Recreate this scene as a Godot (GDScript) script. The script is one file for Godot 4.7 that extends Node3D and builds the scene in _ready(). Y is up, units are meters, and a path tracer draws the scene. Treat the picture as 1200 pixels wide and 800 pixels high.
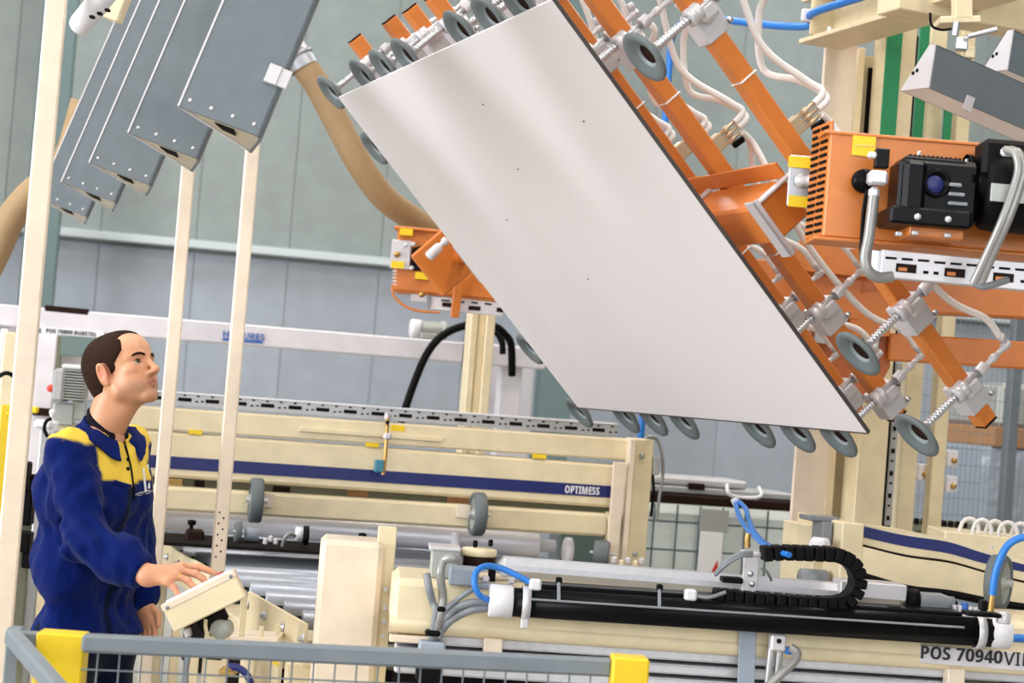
extends Node3D
# Automated glass or sheet handling line: a worker watches a sheet held by an orange vacuum gripper.

const F := 2100.0
var EYE := Vector3(0, 1.65, 0)
var CB := Basis(Vector3.RIGHT, deg_to_rad(1.75)) * Basis(Vector3.BACK, deg_to_rad(4.5))
var UP := Vector3.UP
var S: SurfaceTool
var XF := Transform3D()
var taken := {}
var M := {}
var rng := RandomNumberGenerator.new()
var TM := tan(deg_to_rad(12.0))
var ROOM := Basis(Vector3.UP, deg_to_rad(12.0))
var VD: Vector3          # horizontal direction of the conveyor, away from the viewer
var XD: Vector3          # across the conveyor, to the right

# ------------------------------------------------------------------ points
func at(x: float, y: float, d: float) -> Vector3:      # the place seen at a pixel, d metres ahead
	return EYE + CB * Vector3((x - 600.0) / F * d, -(y - 400.0) / F * d, -d)

func dep(x: float, d0: float, t := 0.2126) -> float:   # depth of a plane turned by atan(t), d0 ahead of the middle
	return d0 / (1.0 - t * (x - 600.0) / F)

func atp(x: float, y: float, d0: float, t := 0.2126) -> Vector3:
	return at(x, y, dep(x, d0, t))

func spl(p: Array, n := 6) -> Array:                   # smooth curve through points
	var o := []
	for i in p.size() - 1:
		var a: Vector3 = p[maxi(i - 1, 0)]
		var b: Vector3 = p[i]
		var c: Vector3 = p[i + 1]
		var d: Vector3 = p[mini(i + 2, p.size() - 1)]
		for k in n:
			o.append(b.cubic_interpolate(c, a, d, float(k) / n))
	o.append(p[-1])
	return o

# ------------------------------------------------------------------ nodes
func numbered(n: String) -> String:
	if not taken.has(n):
		taken[n] = 0
		return n
	taken[n] += 1
	return "%s_%03d" % [n, taken[n]]

func tag(o: Node, label: String, category := "", group := "", kind := ""):
	if label: o.set_meta("label", label)
	if category: o.set_meta("category", category)
	if group: o.set_meta("group", group)
	if kind: o.set_meta("kind", kind)
	return o

func thing(called: String, label: String, category: String, pos := Vector3.ZERO, group := "", basis := Basis()) -> Node3D:
	var o := Node3D.new()
	o.name = numbered(called)
	add_child(o)
	o.transform = Transform3D(basis, pos)
	return tag(o, label, category, group)

func begin(t = null):
	S = SurfaceTool.new()
	S.begin(Mesh.PRIMITIVE_TRIANGLES)
	XF = t.global_transform.affine_inverse() if t else Transform3D()

func local():
	begin(null)

func commit(m: Material) -> ArrayMesh:
	S.generate_normals()
	var a := S.commit()
	a.surface_set_material(0, m)
	return a

func fin(called: String, m: Material, parent: Node, label := "") -> MeshInstance3D:
	return inst(called, commit(m), parent, Transform3D(), label)

func inst(called: String, mesh: Mesh, parent: Node, t := Transform3D(), label := "") -> MeshInstance3D:
	var o := MeshInstance3D.new()
	o.mesh = mesh
	o.name = numbered(called) if parent == self else called
	parent.add_child(o, true)
	o.transform = t
	if label: o.set_meta("label", label)
	return o

func struct(called: String, m: Material, parent: Node = self, label := "") -> MeshInstance3D:
	var o := fin(called, m, parent, label)
	o.set_meta("kind", "structure")
	return o

# ------------------------------------------------------------------ shapes
func tri(a: Vector3, b: Vector3, c: Vector3, out: Vector3, g := -1):
	S.set_smooth_group(g)
	if (a - c).cross(a - b).dot(out) < 0.0:
		var s := b
		b = c
		c = s
	S.add_vertex(XF * a)
	S.add_vertex(XF * b)
	S.add_vertex(XF * c)

func quad(a: Vector3, b: Vector3, c: Vector3, d: Vector3, out: Vector3, g := -1):
	tri(a, b, c, out, g)
	tri(a, c, d, out, g)

func box(t: Transform3D, size: Vector3, bev := 0.0):
	var h := size * 0.5
	bev = minf(bev, minf(h.x, minf(h.y, h.z)) * 0.9)
	var P := func(sx: int, sy: int, sz: int, ax: int) -> Vector3:
		var v := Vector3(sx * (h.x - bev), sy * (h.y - bev), sz * (h.z - bev))
		v[ax] = [sx, sy, sz][ax] * h[ax]
		return t * v
	for ax in 3:
		for s in [-1, 1]:
			var q := []
			for k in [[-1, -1], [1, -1], [1, 1], [-1, 1]]:
				var c := [k[0], k[1]]
				c.insert(ax, s)
				q.append(P.call(c[0], c[1], c[2], ax))
			quad(q[0], q[1], q[2], q[3], t.basis[ax] * s)
	if bev <= 0.0: return
	for ax in 3:
		var b1 := (ax + 1) % 3
		var b2 := (ax + 2) % 3
		for s1 in [-1, 1]:
			for s2 in [-1, 1]:
				var c := [0, 0, 0]
				c[b1] = s1
				c[b2] = s2
				var lo := c.duplicate()
				var hi := c.duplicate()
				lo[ax] = -1
				hi[ax] = 1
				quad(P.call(lo[0], lo[1], lo[2], b1), P.call(hi[0], hi[1], hi[2], b1), P.call(hi[0], hi[1], hi[2], b2), P.call(lo[0], lo[1], lo[2], b2), t.basis[b1] * s1 + t.basis[b2] * s2)
	for sx in [-1, 1]:
		for sy in [-1, 1]:
			for sz in [-1, 1]:
				tri(P.call(sx, sy, sz, 0), P.call(sx, sy, sz, 1), P.call(sx, sy, sz, 2), t.basis * Vector3(sx, sy, sz))

func bx(c: Vector3, size: Vector3, bev := 0.003, b := Basis()):
	box(Transform3D(b, c), size, bev)

func frame(x: Vector3, y: Vector3) -> Basis:           # x kept, y made square to it
	x = x.normalized()
	var z := x.cross(y).normalized()
	return Basis(x, z.cross(x), z)

func bar(a: Vector3, b: Vector3, h: float, t: float, bev := 0.003, up := Vector3.UP):   # a bar centred on a-b
	box(Transform3D(frame(b - a, up), (a + b) * 0.5), Vector3((b - a).length(), h, t), bev)

func slab(a: Vector3, b: Vector3, h: float, t: float, bev := 0.003, up := Vector3.UP):  # the same with a-b on the middle of its front face
	var f := frame(b - a, up)
	box(Transform3D(f, (a + b) * 0.5 - f.z * t * 0.5), Vector3((b - a).length(), h, t), bev)

func stand(x: float, y: float, d: float, w: float, t: float, top: float, bottom := 0.0, bev := 0.004, yaw := 12.0):  # upright with the middle of its front face at a pixel
	var f := Basis(UP, deg_to_rad(yaw))
	var p := at(x, y, d) - f.z * t * 0.5
	box(Transform3D(f, Vector3(p.x, (top + bottom) * 0.5, p.z)), Vector3(w, top - bottom, t), bev)

func hgt(x: float, y: float, d: float) -> float:
	return at(x, y, d).y

func tube(p: Array, r, seg := 8, caps := true):
	var n := p.size()
	var rings := []
	var u := Vector3.ZERO
	for i in n:
		var d: Vector3 = (p[mini(i + 1, n - 1)] - p[maxi(i - 1, 0)]).normalized()
		if i == 0:
			u = d.cross(Vector3(0.31, 0.83, 0.46)).normalized()
		else:
			u = (u - d * u.dot(d)).normalized()
		var w := d.cross(u)
		var ring := []
		var rr: float = r[i] if r is Array else r
		for k in seg:
			var a := TAU * k / seg
			ring.append(p[i] + (u * cos(a) + w * sin(a)) * rr)
		rings.append(ring)
	for i in n - 1:
		for k in seg:
			var k2 := (k + 1) % seg
			var a: Vector3 = rings[i][k]
			quad(a, rings[i + 1][k], rings[i + 1][k2], rings[i][k2], a + rings[i][k2] + rings[i + 1][k] - p[i] * 2.0 - p[i + 1], 1)
	if caps:
		for e in [0, n - 1]:
			var out: Vector3 = p[0] - p[1] if e == 0 else p[n - 1] - p[n - 2]
			for k in range(1, seg - 1):
				tri(rings[e][0], rings[e][k], rings[e][k + 1], out)

func rod(a: Vector3, b: Vector3, r: float, seg := 12):
	tube([a, b], r, seg)

func lathe(t: Transform3D, prof: Array, seg := 20):    # prof: Vector2(radius, height along y); smooth unless a point is doubled
	var g := 1
	for i in prof.size() - 1:
		var p: Vector2 = prof[i]
		var q: Vector2 = prof[i + 1]
		if p.is_equal_approx(q):
			g += 1
			continue
		var nrm := Vector2(q.y - p.y, p.x - q.x)       # outward for a profile that climbs
		for k in seg:
			var a := TAU * k / seg
			var b := TAU * (k + 1) / seg
			var da := Vector3(cos(a), 0, sin(a))
			var db := Vector3(cos(b), 0, sin(b))
			var out := t.basis * ((da + db) * 0.5 * nrm.x + Vector3(0, nrm.y, 0))
			var v0 := t * (da * p.x + Vector3(0, p.y, 0))
			var v1 := t * (db * p.x + Vector3(0, p.y, 0))
			var v2 := t * (db * q.x + Vector3(0, q.y, 0))
			var v3 := t * (da * q.x + Vector3(0, q.y, 0))
			if p.x > 1e-6: tri(v0, v1, v2, out, g)
			if q.x > 1e-6: tri(v0, v2, v3, out, g)

func prism(pts: Array, e: Vector3):                    # a flat polygon pushed along e
	var c := Vector3.ZERO
	for p in pts: c += p
	c /= pts.size()
	var flat := PackedVector2Array()
	var x: Vector3 = (pts[1] - pts[0]).normalized()
	var z := x.cross(pts[2] - pts[0]).normalized()
	for k in range(3, pts.size()):
		if z.length() < 0.5: z = x.cross(pts[k] - pts[0]).normalized()
	var y := z.cross(x)
	for p in pts: flat.append(Vector2((p - pts[0]).dot(x), (p - pts[0]).dot(y)))
	var id := Geometry2D.triangulate_polygon(flat)
	for k in range(0, id.size(), 3):
		tri(pts[id[k]], pts[id[k + 1]], pts[id[k + 2]], -e)
		tri(pts[id[k]] + e, pts[id[k + 1]] + e, pts[id[k + 2]] + e, e)
	var area := 0.0
	for k in flat.size(): area += flat[k].cross(flat[(k + 1) % flat.size()])
	for k in pts.size():
		var a: Vector3 = pts[k]
		var b: Vector3 = pts[(k + 1) % pts.size()]
		quad(a, b, b + e, a + e, (b - a).cross(z) * signf(area))

func axis(d: Vector3, o: Vector3) -> Transform3D:      # y along d
	var y := d.normalized()
	var x := y.cross(Vector3(0.31, 0.43, 0.86)).normalized()
	return Transform3D(Basis(x, y, x.cross(y)), o)

func lettering(text: String, cap: float, parent: Node, m: Material, o: Vector3, right: Vector3, bold := true, squeeze := 1.0, called := "lettering") -> MeshInstance3D:
	var f := SystemFont.new()
	f.font_names = PackedStringArray(["Droid Sans"])
	f.font_weight = 700 if bold else 400
	var t := TextMesh.new()
	t.font = f
	t.text = text
	t.font_size = 32
	t.pixel_size = cap / (32.0 * 0.72)
	t.depth = 0.002
	t.curve_step = 1.5
	t.material = m
	var b := frame(right, UP)
	b.x *= squeeze
	var g := Transform3D(b, o + b.z * 0.002)
	return inst(called, t, parent, parent.global_transform.affine_inverse() * g)

# ------------------------------------------------------------------ materials
var grain: NoiseTexture2D
var bumps: NoiseTexture2D
func noise_tex(freq: float, lo: float, hi: float, size := 256, oct := 4) -> NoiseTexture2D:
	var n := FastNoiseLite.new()
	n.seed = 7
	n.frequency = freq
	n.fractal_octaves = oct
	var t := NoiseTexture2D.new()
	t.width = size
	t.height = size
	t.seamless = true
	t.noise = n
	var g := Gradient.new()
	g.colors = PackedColorArray([Color(lo, lo, lo), Color(hi, hi, hi)])
	t.color_ramp = g
	return t

func mk(n: String, c: Color, rough := 0.5, metal := 0.0, tex := 0.0, bump := 0.0) -> StandardMaterial3D:
	var m := StandardMaterial3D.new()
	m.resource_name = n
	m.albedo_color = c
	m.roughness = rough
	m.metallic = metal
	if tex > 0.0 or bump > 0.0:
		m.uv1_triplanar = true
		m.uv1_world_triplanar = true
		m.uv1_scale = Vector3.ONE * (tex if tex > 0.0 else 3.0)
	if tex > 0.0: m.albedo_texture = grain
	if bump > 0.0:
		m.heightmap_enabled = true
		m.heightmap_texture = bumps
		m.heightmap_scale = bump
	M[n] = m
	return m

func rgb(r: int, g: int, b: int) -> Color:
	return Color(r / 255.0, g / 255.0, b / 255.0)

func materials():
	grain = noise_tex(0.02, 0.93, 1.0)
	bumps = noise_tex(0.05, 0.0, 1.0, 256, 3)
	mk("cream", rgb(238, 221, 184), 0.42, 0.0, 1.5)
	mk("cream_post", rgb(240, 222, 200), 0.4, 0.0, 1.5)
	mk("white_paint", rgb(226, 220, 226), 0.45, 0.0, 1.2)
	mk("orange", rgb(218, 126, 52), 0.4, 0.0, 2.0)
	mk("orange_dark", rgb(196, 104, 42), 0.42, 0.0, 2.0)
	mk("wall_upper", rgb(155, 161, 157), 0.7, 0.0, 0.5)
	mk("wall_lower", rgb(171, 176, 186), 0.65, 0.0, 0.5)
	mk("rail_paint", rgb(206, 212, 214), 0.5)
	mk("pillar", rgb(104, 122, 122), 0.6)
	mk("concrete", rgb(172, 168, 160), 0.7, 0.0, 0.6, 0.1)
	mk("ceiling", rgb(220, 220, 216), 0.8)
	mk("lamp_grey", rgb(106, 115, 122), 0.45, 0.1, 2.0)
	mk("lamp_end", rgb(196, 188, 172), 0.4, 0.4)
	mk("reflector", rgb(242, 241, 248), 0.25, 0.0)
	mk("steel", rgb(200, 200, 205), 0.3, 0.8)
	mk("brushed", rgb(188, 190, 196), 0.42, 0.75, 6.0)
	mk("alu", rgb(214, 214, 220), 0.4, 0.35, 4.0)
	mk("roller", rgb(176, 180, 192), 0.36, 0.5, 3.0)
	mk("bright_roller", rgb(226, 224, 232), 0.4, 0.25)
	mk("zinc", rgb(190, 190, 192), 0.45, 0.45, 5.0)
	mk("silver", rgb(206, 202, 206), 0.35, 0.25)
	mk("brass", rgb(196, 158, 96), 0.35, 0.8)
	mk("pale_brass", rgb(212, 190, 160), 0.35, 0.5)
	mk("rubber", rgb(100, 108, 110), 0.6)
	mk("pad_inner", rgb(140, 148, 152), 0.55)
	mk("black", rgb(13, 11, 13), 0.5)
	mk("gloss_black", rgb(9, 9, 13), 0.32)
	mk("dark_brown", rgb(38, 22, 18), 0.5)
	mk("cavity", rgb(26, 22, 22), 0.9)
	mk("hose_white", rgb(236, 232, 230), 0.35)
	mk("hose_blue", rgb(36, 118, 204), 0.35)
	mk("hose_grey", rgb(128, 132, 138), 0.4)
	mk("conduit", rgb(150, 148, 146), 0.35, 0.3)
	mk("duct", rgb(170, 140, 102), 0.65, 0.0, 4.0)
	mk("sheet", rgb(230, 223, 224), 0.5)
	mk("sheet_edge", rgb(70, 64, 62), 0.5)
	mk("yellow", rgb(244, 206, 24), 0.5)
	mk("safety_yellow", rgb(236, 200, 20), 0.45, 0.0, 2.0)
	mk("stripe_blue", rgb(17, 30, 100), 0.4)
	mk("print_white", rgb(238, 236, 240), 0.5)
	mk("print_black", rgb(24, 22, 28), 0.5)
	mk("print_blue", rgb(40, 96, 176), 0.5)
	mk("fence_grey", rgb(120, 128, 136), 0.45, 0.1, 2.0)
	mk("belt_green", rgb(40, 142, 92), 0.55, 0.0, 5.0)
	mk("grey_box", rgb(150, 160, 174), 0.45)
	mk("motor_grey", rgb(168, 170, 166), 0.45, 0.2)
	mk("olive", rgb(112, 112, 92), 0.5)
	mk("tank", rgb(224, 232, 230), 0.4)
	mk("cage", rgb(86, 104, 108), 0.5, 0.3)
	mk("board", rgb(176, 130, 88), 0.8, 0.0, 3.0)
	mk("red", rgb(206, 58, 44), 0.5)
	mk("teal", rgb(58, 128, 150), 0.45)
	mk("cap_white", rgb(224, 222, 228), 0.4)
	var w := mk("film", rgb(200, 210, 222), 0.12)
	w.transparency = BaseMaterial3D.TRANSPARENCY_ALPHA
	w.albedo_color.a = 0.45
	mk("cloth", Color.WHITE, 0.85, 0.0, 0.0, 0.15).vertex_color_use_as_albedo = true
	M.cloth.uv1_scale = Vector3.ONE * 6.0
	M.cloth.rim_enabled = true
	M.cloth.rim = 0.12
	M.cloth.rim_tint = 0.6
	var sk := mk("skin", Color.WHITE, 0.45)
	sk.vertex_color_use_as_albedo = true
	sk.subsurf_scatter_enabled = true
	sk.subsurf_scatter_strength = 0.12
	mk("hair", rgb(44, 25, 15), 0.6, 0.0, 0.0, 0.3)
	M.hair.uv1_scale = Vector3.ONE * 14.0
	mk("navy_plain", rgb(13, 29, 92), 0.8)
	mk("shirt_black", rgb(24, 22, 32), 0.85)
	mk("eye_white", rgb(186, 176, 168), 0.3)
	mk("iris", rgb(62, 44, 34), 0.2)
	for n in ["black", "gloss_black", "cavity", "dark_brown", "hair", "navy_plain", "shirt_black", "cloth"]: M[n].metallic_specular = 0.22
	mk("gold", rgb(236, 190, 90), 0.25, 0.9)

# ------------------------------------------------------------------ light, room
func lit(c: Vector3, size: Vector2, e: float, towards: Vector3, col: Color, called: String, label: String, glow := 1.0):  # ceiling lamp out of view, placed to light the hall from above
	var t := thing(called, label, "lamp", c, "unseen ceiling luminaires of the hall")
	var b := Basis.looking_at(towards, Vector3.RIGHT if absf(towards.y) > 0.9 else UP)
	t.transform.basis = b
	local()
	bx(Vector3(0, 0, 0.06), Vector3(size.x + 0.08, size.y + 0.08, 0.1), 0.01)
	fin("lamp_body", M.white_paint, t)
	var m := StandardMaterial3D.new()
	m.albedo_color = Color(0.9, 0.9, 0.9)
	m.emission_enabled = true
	m.emission = col
	m.emission_energy_multiplier = glow
	local()
	bx(Vector3(0, 0, 0.003), Vector3(size.x, size.y, 0.014), 0.002)
	fin("diffuser", m, t)
	var l := AreaLight3D.new()
	l.area_size = size
	l.light_color = col
	l.light_energy = e
	l.shadow_enabled = true
	l.area_range = 60.0
	l.area_attenuation = 2.0
	l.name = "lamp_glow"
	t.add_child(l, true)
	l.position = Vector3(0, 0, -0.02)

func room():
	var RX := ROOM.x
	var RZ := ROOM.z
	var H := 9.0
	var o := -RZ * 19.5                               # middle of the back wall's face
	begin()
	bx(o + RZ * 14.0 + RX * 1.0 + Vector3(0, -0.15, 0), Vector3(29, 0.3, 30), 0.0, ROOM)
	struct("floor", M.concrete, self, "grey concrete floor of the hall")
	begin()
	bx(o + RZ * 14.0 + RX * 1.0 + Vector3(0, H + 0.15, 0), Vector3(29, 0.3, 30), 0.0, ROOM)
	struct("ceiling", M.ceiling, self, "pale ceiling of the hall")
	for side in [["left", -RX * 12.65 + RZ * 14.0, Vector3(0.3, H, 28.6)], ["right", RX * 14.65 + RZ * 14.0, Vector3(0.3, H, 28.6)], ["front", RZ * 28.15 + RX, Vector3(27, H, 0.3)]]:
		begin()
		bx(o + side[1] + Vector3(0, H / 2, 0), side[2], 0.0, ROOM)
		struct("wall_" + side[0], M.wall_upper, self, "plain grey %s wall of the hall" % side[0])
	# the back wall: a core and cladding panels in two tiers, a ledge between
	begin()
	bx(o + RX - RZ * 0.2 + Vector3(0, H / 2, 0), Vector3(27, H, 0.3), 0.0, ROOM)
	var wall := struct("wall_back", M.wall_upper, self, "long grey clad wall at the back of the hall")
	var ry := 3.0
	var mu := []
	var ml := []
	for k in 3:
		var s := 0.985 + 0.012 * k
		for q in [[mu, M.wall_upper, 1.0], [ml, M.wall_lower, 1.0]]:
			var m: StandardMaterial3D = q[1].duplicate()
			m.albedo_color = Color(q[1].albedo_color.r * s, q[1].albedo_color.g * s, q[1].albedo_color.b * s)
			q[0].append(m)
	var pm := []
	for q in [[ry + 0.05, H - 0.05, mu], [0.02, ry - 0.08, ml]]:
		for k in 3:
			local()
			bx(Vector3(0, (q[0] + q[1]) / 2, 0), Vector3(0.996, q[1] - q[0], 0.06), 0.006)
			pm.append(commit(q[2][k]))
	for i in 26:
		for tier in 2:
			inst("panel", pm[tier * 3 + rng.randi() % 3], wall, Transform3D(ROOM, o + RX * (-11.9 + i) - RZ * 0.02))
	begin()
	bx(o + RX + RZ * 0.1 + Vector3(0, ry, 0), Vector3(26.6, 0.085, 0.26), 0.008, ROOM)
	struct("trim_1", M.rail_paint, self, "pale ledge rail along the back wall between the two tiers of panels")
	for x in [64.0, 676.0]:
		var p := atp(x, 100, 18.9)
		begin()
		bx(Vector3(p.x, H / 2, p.z), Vector3(0.34, H, 0.3), 0.01, ROOM)
		struct("wall_pillar", M.pillar, self, "dark grey-green steel pillar against the back wall" + (" behind the lamp stack" if x < 100 else " above the white sheet"))

func lights():
	var cam := Camera3D.new()
	cam.name = "camera"
	cam.fov = rad_to_deg(2.0 * atan(400.0 / F))
	cam.near = 0.1
	cam.far = 200.0
	add_child(cam)
	cam.transform = Transform3D(CB, EYE)
	cam.current = true
	var at_ := CameraAttributesPhysical.new()          # a 63 mm lens on a 36 x 24 mm frame, focused on the man
	at_.frustum_focal_length = 63.0
	at_.frustum_focus_distance = 5.4
	at_.frustum_near = 0.1
	at_.frustum_far = 200.0
	at_.exposure_aperture = 4.5
	cam.attributes = at_
	var we := WorldEnvironment.new()
	we.name = "environment"
	var e := Environment.new()
	e.background_mode = Environment.BG_SKY
	var sky := Sky.new()
	var ps := PhysicalSkyMaterial.new()
	sky.sky_material = ps
	e.sky = sky
	e.tonemap_mode = Environment.TONE_MAPPER_LINEAR
	e.tonemap_exposure = 0.67
	e.sdfgi_enabled = true
	e.ssao_enabled = true
	e.ssil_enabled = true
	we.environment = e
	add_child(we)
	var warm := Color(1.0, 0.965, 0.92)
	var cool := Color(0.93, 0.97, 1.0)
	var RX := ROOM.x
	var RZ := ROOM.z
	var n := 0
	for q in [[-7.0, -16.0, 26.0], [0.0, -16.0, 26.0], [7.0, -16.0, 26.0], [-6.0, -10.0, 24.0], [1.0, -10.0, 24.0], [8.0, -10.0, 24.0], [-4.0, -4.5, 24.0], [3.0, -4.5, 24.0], [-3.0, 1.5, 22.0], [4.0, 1.5, 22.0]]:
		lit(RX * q[0] + RZ * q[1] + Vector3(0, 8.75, 0), Vector2(2.4, 1.2), q[2], Vector3.DOWN, warm if q[1] > -12.0 else cool, "unseen_ceiling_lamp", "unseen flat bright luminaire under the hall ceiling, " + ["left of three above the back wall", "middle of three above the back wall", "right of three above the back wall", "above the beam with the blue sign", "above the pale electrical cabinet", "above the wrapped pallet", "above the worker and posts", "above the orange carriage", "above and behind the viewer's left shoulder", "above and behind the viewer's right shoulder"][n], 6.0)
		n += 1
	# unseen glowing panels, left and behind the viewer, light the sheet and front faces
	unseen_panel("unseen_light_panel_1", -RX * 12.42 + RZ * -3.0 + Vector3(0, 3.4, 0), Vector2(9.0, 5.6), 270.0, RX)
	unseen_panel("unseen_light_panel_2", -RX * 1.0 + RZ * 8.42 + Vector3(0, 4.4, 0), Vector2(12.0, 4.4), 78.0, -RZ)

func unseen_panel(called: String, c: Vector3, size: Vector2, e: float, towards: Vector3):  # unseen glowing panel with bars and an area light, out of view
	var t := Node3D.new()
	t.name = called
	add_child(t)
	t.transform = Transform3D(Basis.looking_at(towards, UP), c)
	tag(t, "unseen glowing panel on the %s wall, lighting the sheet and machines from out of view" % ("side" if called == "unseen_light_panel_1" else "front"), "", "", "structure")
	var m := StandardMaterial3D.new()
	m.albedo_color = Color(0.85, 0.87, 0.9)
	m.emission_enabled = true
	m.emission = Color(0.96, 0.98, 1.0)
	m.emission_energy_multiplier = 1.5
	local()
	bx(Vector3(0, 0, 0.04), Vector3(size.x, size.y, 0.02), 0.0)
	fin("glow_sheet", m, t)
	local()
	for k in 7:
		bx(Vector3(-size.x / 2 + size.x * k / 6.0, 0, 0.03), Vector3(0.08, size.y + 0.08, 0.08), 0.004)
	for k in 3:
		bx(Vector3(0, -size.y / 2 + size.y * k / 2.0, 0.03), Vector3(size.x, 0.08, 0.08), 0.004)
	fin("frame", M.white_paint, t)
	var l := AreaLight3D.new()
	l.name = "panel_light"
	l.area_size = size
	l.light_color = Color(0.97, 0.985, 1.0)
	l.light_energy = e
	l.shadow_enabled = true
	l.area_range = 60.0
	l.area_attenuation = 2.0
	t.add_child(l, true)
	l.position = Vector3(0, 0, -0.03)

# ------------------------------------------------------------------ background
func background():
	# lilac-white machine beam with lettering, on the wall side of the line
	var t := thing("overhead_beam", "long lilac-white machine beam with small black lettering and blue sign, behind the worker", "machine beam", Vector3(at(300, 410, 9.6).x, 0, at(300, 410, 9.6).z))
	var D := 10.0
	begin(t)
	slab(atp(-60, 364, D), atp(640, 421, D), 25.0 / F * 9.6, 0.16, 0.008)
	fin("beam", M.white_paint, t)
	for x in [20.0, 600.0]:
		begin(t)
		var p := atp(x, 400, D + 0.1)
		bx(Vector3(p.x, hgt(x, 378 + x * 0.07, D) / 2, p.z - 0.08), Vector3(0.12, hgt(x, 378 + x * 0.07, D), 0.12), 0.004, ROOM)
		fin("support_post", M.white_paint, t)
	begin(t)
	slab(atp(52, 361, D), atp(104, 366, D), 0.035, 0.14, 0.004)
	fin("cable_strip", M.dark_brown, t)
	begin(t)
	slab(atp(49, 386.6, D) + Vector3(0, 0, 0.008), atp(122, 392.4, D) + Vector3(0, 0, 0.008), 8.0 / F * 9, 0.004, 0.0)
	fin("label_strip", M.print_white, t)
	var a := atp(84, 389.6, D) + Vector3(0, 0, 0.009)
	var d := atp(120, 392.6, D) - atp(50, 386.8, D)
	lettering("POS 70800 BURSTEL", 0.022, t, M.print_black, a, d, true, 0.93)
	begin(t)
	slab(atp(261, 397.2, D) + Vector3(0, 0, 0.008), atp(308, 401, D) + Vector3(0, 0, 0.008), 3.2 / F * 9, 0.004, 0.0)
	fin("sign_line", M.print_blue, t)
	d = atp(308, 399, D) - atp(261, 395, D)
	lettering("H", 0.036, t, M.print_blue, atp(265, 391.5, D) + Vector3(0, 0, 0.008), d, true, 1.15)
	lettering("URES", 0.036, t, M.print_blue, atp(298, 394.5, D) + Vector3(0, 0, 0.008), d, true, 0.98)

	# light cabinet
	var c := atp(602, 450, 10.4)
	t = thing("electrical_cabinet", "tall pale electrical cabinet standing behind the cream beam frame", "cabinet", Vector3(c.x, 0, c.z))
	begin(t)
	stand(602, 404, dep(602, 10.4), 0.27, 0.4, hgt(602, 405, 10.4), 0.05)
	fin("body", M.white_paint, t)
	begin(t)
	stand(608, 404, dep(608, 10.38), 0.2, 0.02, hgt(602, 410, 10.4), 0.12)
	fin("door", M.cap_white, t)
	for y in [444, 480]:
		begin(t)
		rod(atp(592, y, 10.36), atp(592, y, 10.34), 0.012)
		fin("lock", M.black, t)

	# black cable loop
	t = thing("cable_loop", "thick black cable arching over in front of the pale cabinet", "cable", at(480, 470, 9.3))
	begin(t)
	tube(spl([at(470, 495, 9.3), at(483, 455, 9.3), at(500, 415, 9.3), at(520, 392, 9.35), at(548, 381, 9.45), at(578, 382, 9.6), at(592, 392, 9.65), at(599, 405, 9.7), at(600, 440, 9.75)]), 0.021, 10)
	fin("outer_cable", M.black, t)
	begin(t)
	tube(spl([at(545, 470, 9.75), at(545, 425, 9.75), at(549, 398, 9.75), at(562, 385, 9.8), at(578, 386, 9.85), at(588, 400, 9.85), at(589, 415, 9.85)]), 0.018, 10)
	fin("inner_cable", M.black, t)

	# small motor on the beam
	t = thing("small_motor", "small grey cylinder motor with white end cap lying on the lilac beam", "motor", at(500, 396, 9.7))
	var x := (at(520, 386, 9.75) - at(482, 383, 9.7)).normalized()
	begin(t)
	lathe(axis(x, at(481, 384.5, 9.7)), [Vector2(0, 0), Vector2(0.045, 0), Vector2(0.052, 0.008), Vector2(0.052, 0.055), Vector2(0.045, 0.06)], 18)
	fin("end_cap", M.cap_white, t)
	begin(t)
	lathe(axis(x, at(493, 385.5, 9.7)), [Vector2(0.046, 0), Vector2(0.046, 0.11), Vector2(0.046, 0.11), Vector2(0.052, 0.11), Vector2(0.052, 0.14), Vector2(0, 0.14)], 18)
	bx(at(503, 394, 9.7), Vector3(0.1, 0.03, 0.08), 0.004, ROOM)
	fin("motor_body", M.motor_grey, t)

	# cream column with a groove, carries the far end of the gripper carriage
	c = at(560, 420, 9.0)
	t = thing("cream_column", "grooved cream column under the far orange carriage end", "column", Vector3(c.x, 0, c.z))
	for q in [[-10.5, 8, 0.05], [-1.5, 9, 0.03], [8.5, 10.5, 0.05]]:
		begin(t)
		var top := hgt(566, 342, 9.0)
		var p := at(560 + q[0], 420, 9.0)
		bx(Vector3(p.x, top / 2, p.z - 0.05 + q[2] * 0.5), Vector3(q[1] / F * 9.0, top, 0.1 + q[2]), 0.004, ROOM)
		fin("column_profile", M.cream, t)

	# IBC tank in its cage, far right
	var o := at(842, 588, 9.6)
	var B := ROOM
	var w := 1.02
	var h := 0.9
	t = thing("caged_tank", "white liquid tank in a grey wire cage on a pallet", "tank", Vector3(o.x, 0, o.z) + B.x * 0.03, "", B)
	var top := o.y
	local()
	bx(Vector3(0, top - h / 2 - 0.02, -0.5), Vector3(w - 0.06, h, 0.9), 0.06)
	fin("tank_body", M.tank, t)
	var bars := []
	for i in 9: bars.append([Vector3(-w / 2 + w * i / 8.0, top - 0.03, 0), Vector3(-w / 2 + w * i / 8.0, top - h - 0.05, 0)])
	for i in 6: bars.append([Vector3(-w / 2, top - 0.15 * i - 0.12, 0.008), Vector3(w / 2, top - 0.15 * i - 0.12, 0.008)])
	for q in bars:
		local()
		rod(q[0], q[1], 0.0052, 6)
		fin("cage_bar", M.cage, t)
	for s in [-1, 1]:
		for i in 5:
			local()
			rod(Vector3(s * w / 2, top - 0.03, -0.25 * i), Vector3(s * w / 2, top - h - 0.05, -0.25 * i), 0.0052, 6)
			fin("cage_bar", M.cage, t)
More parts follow.
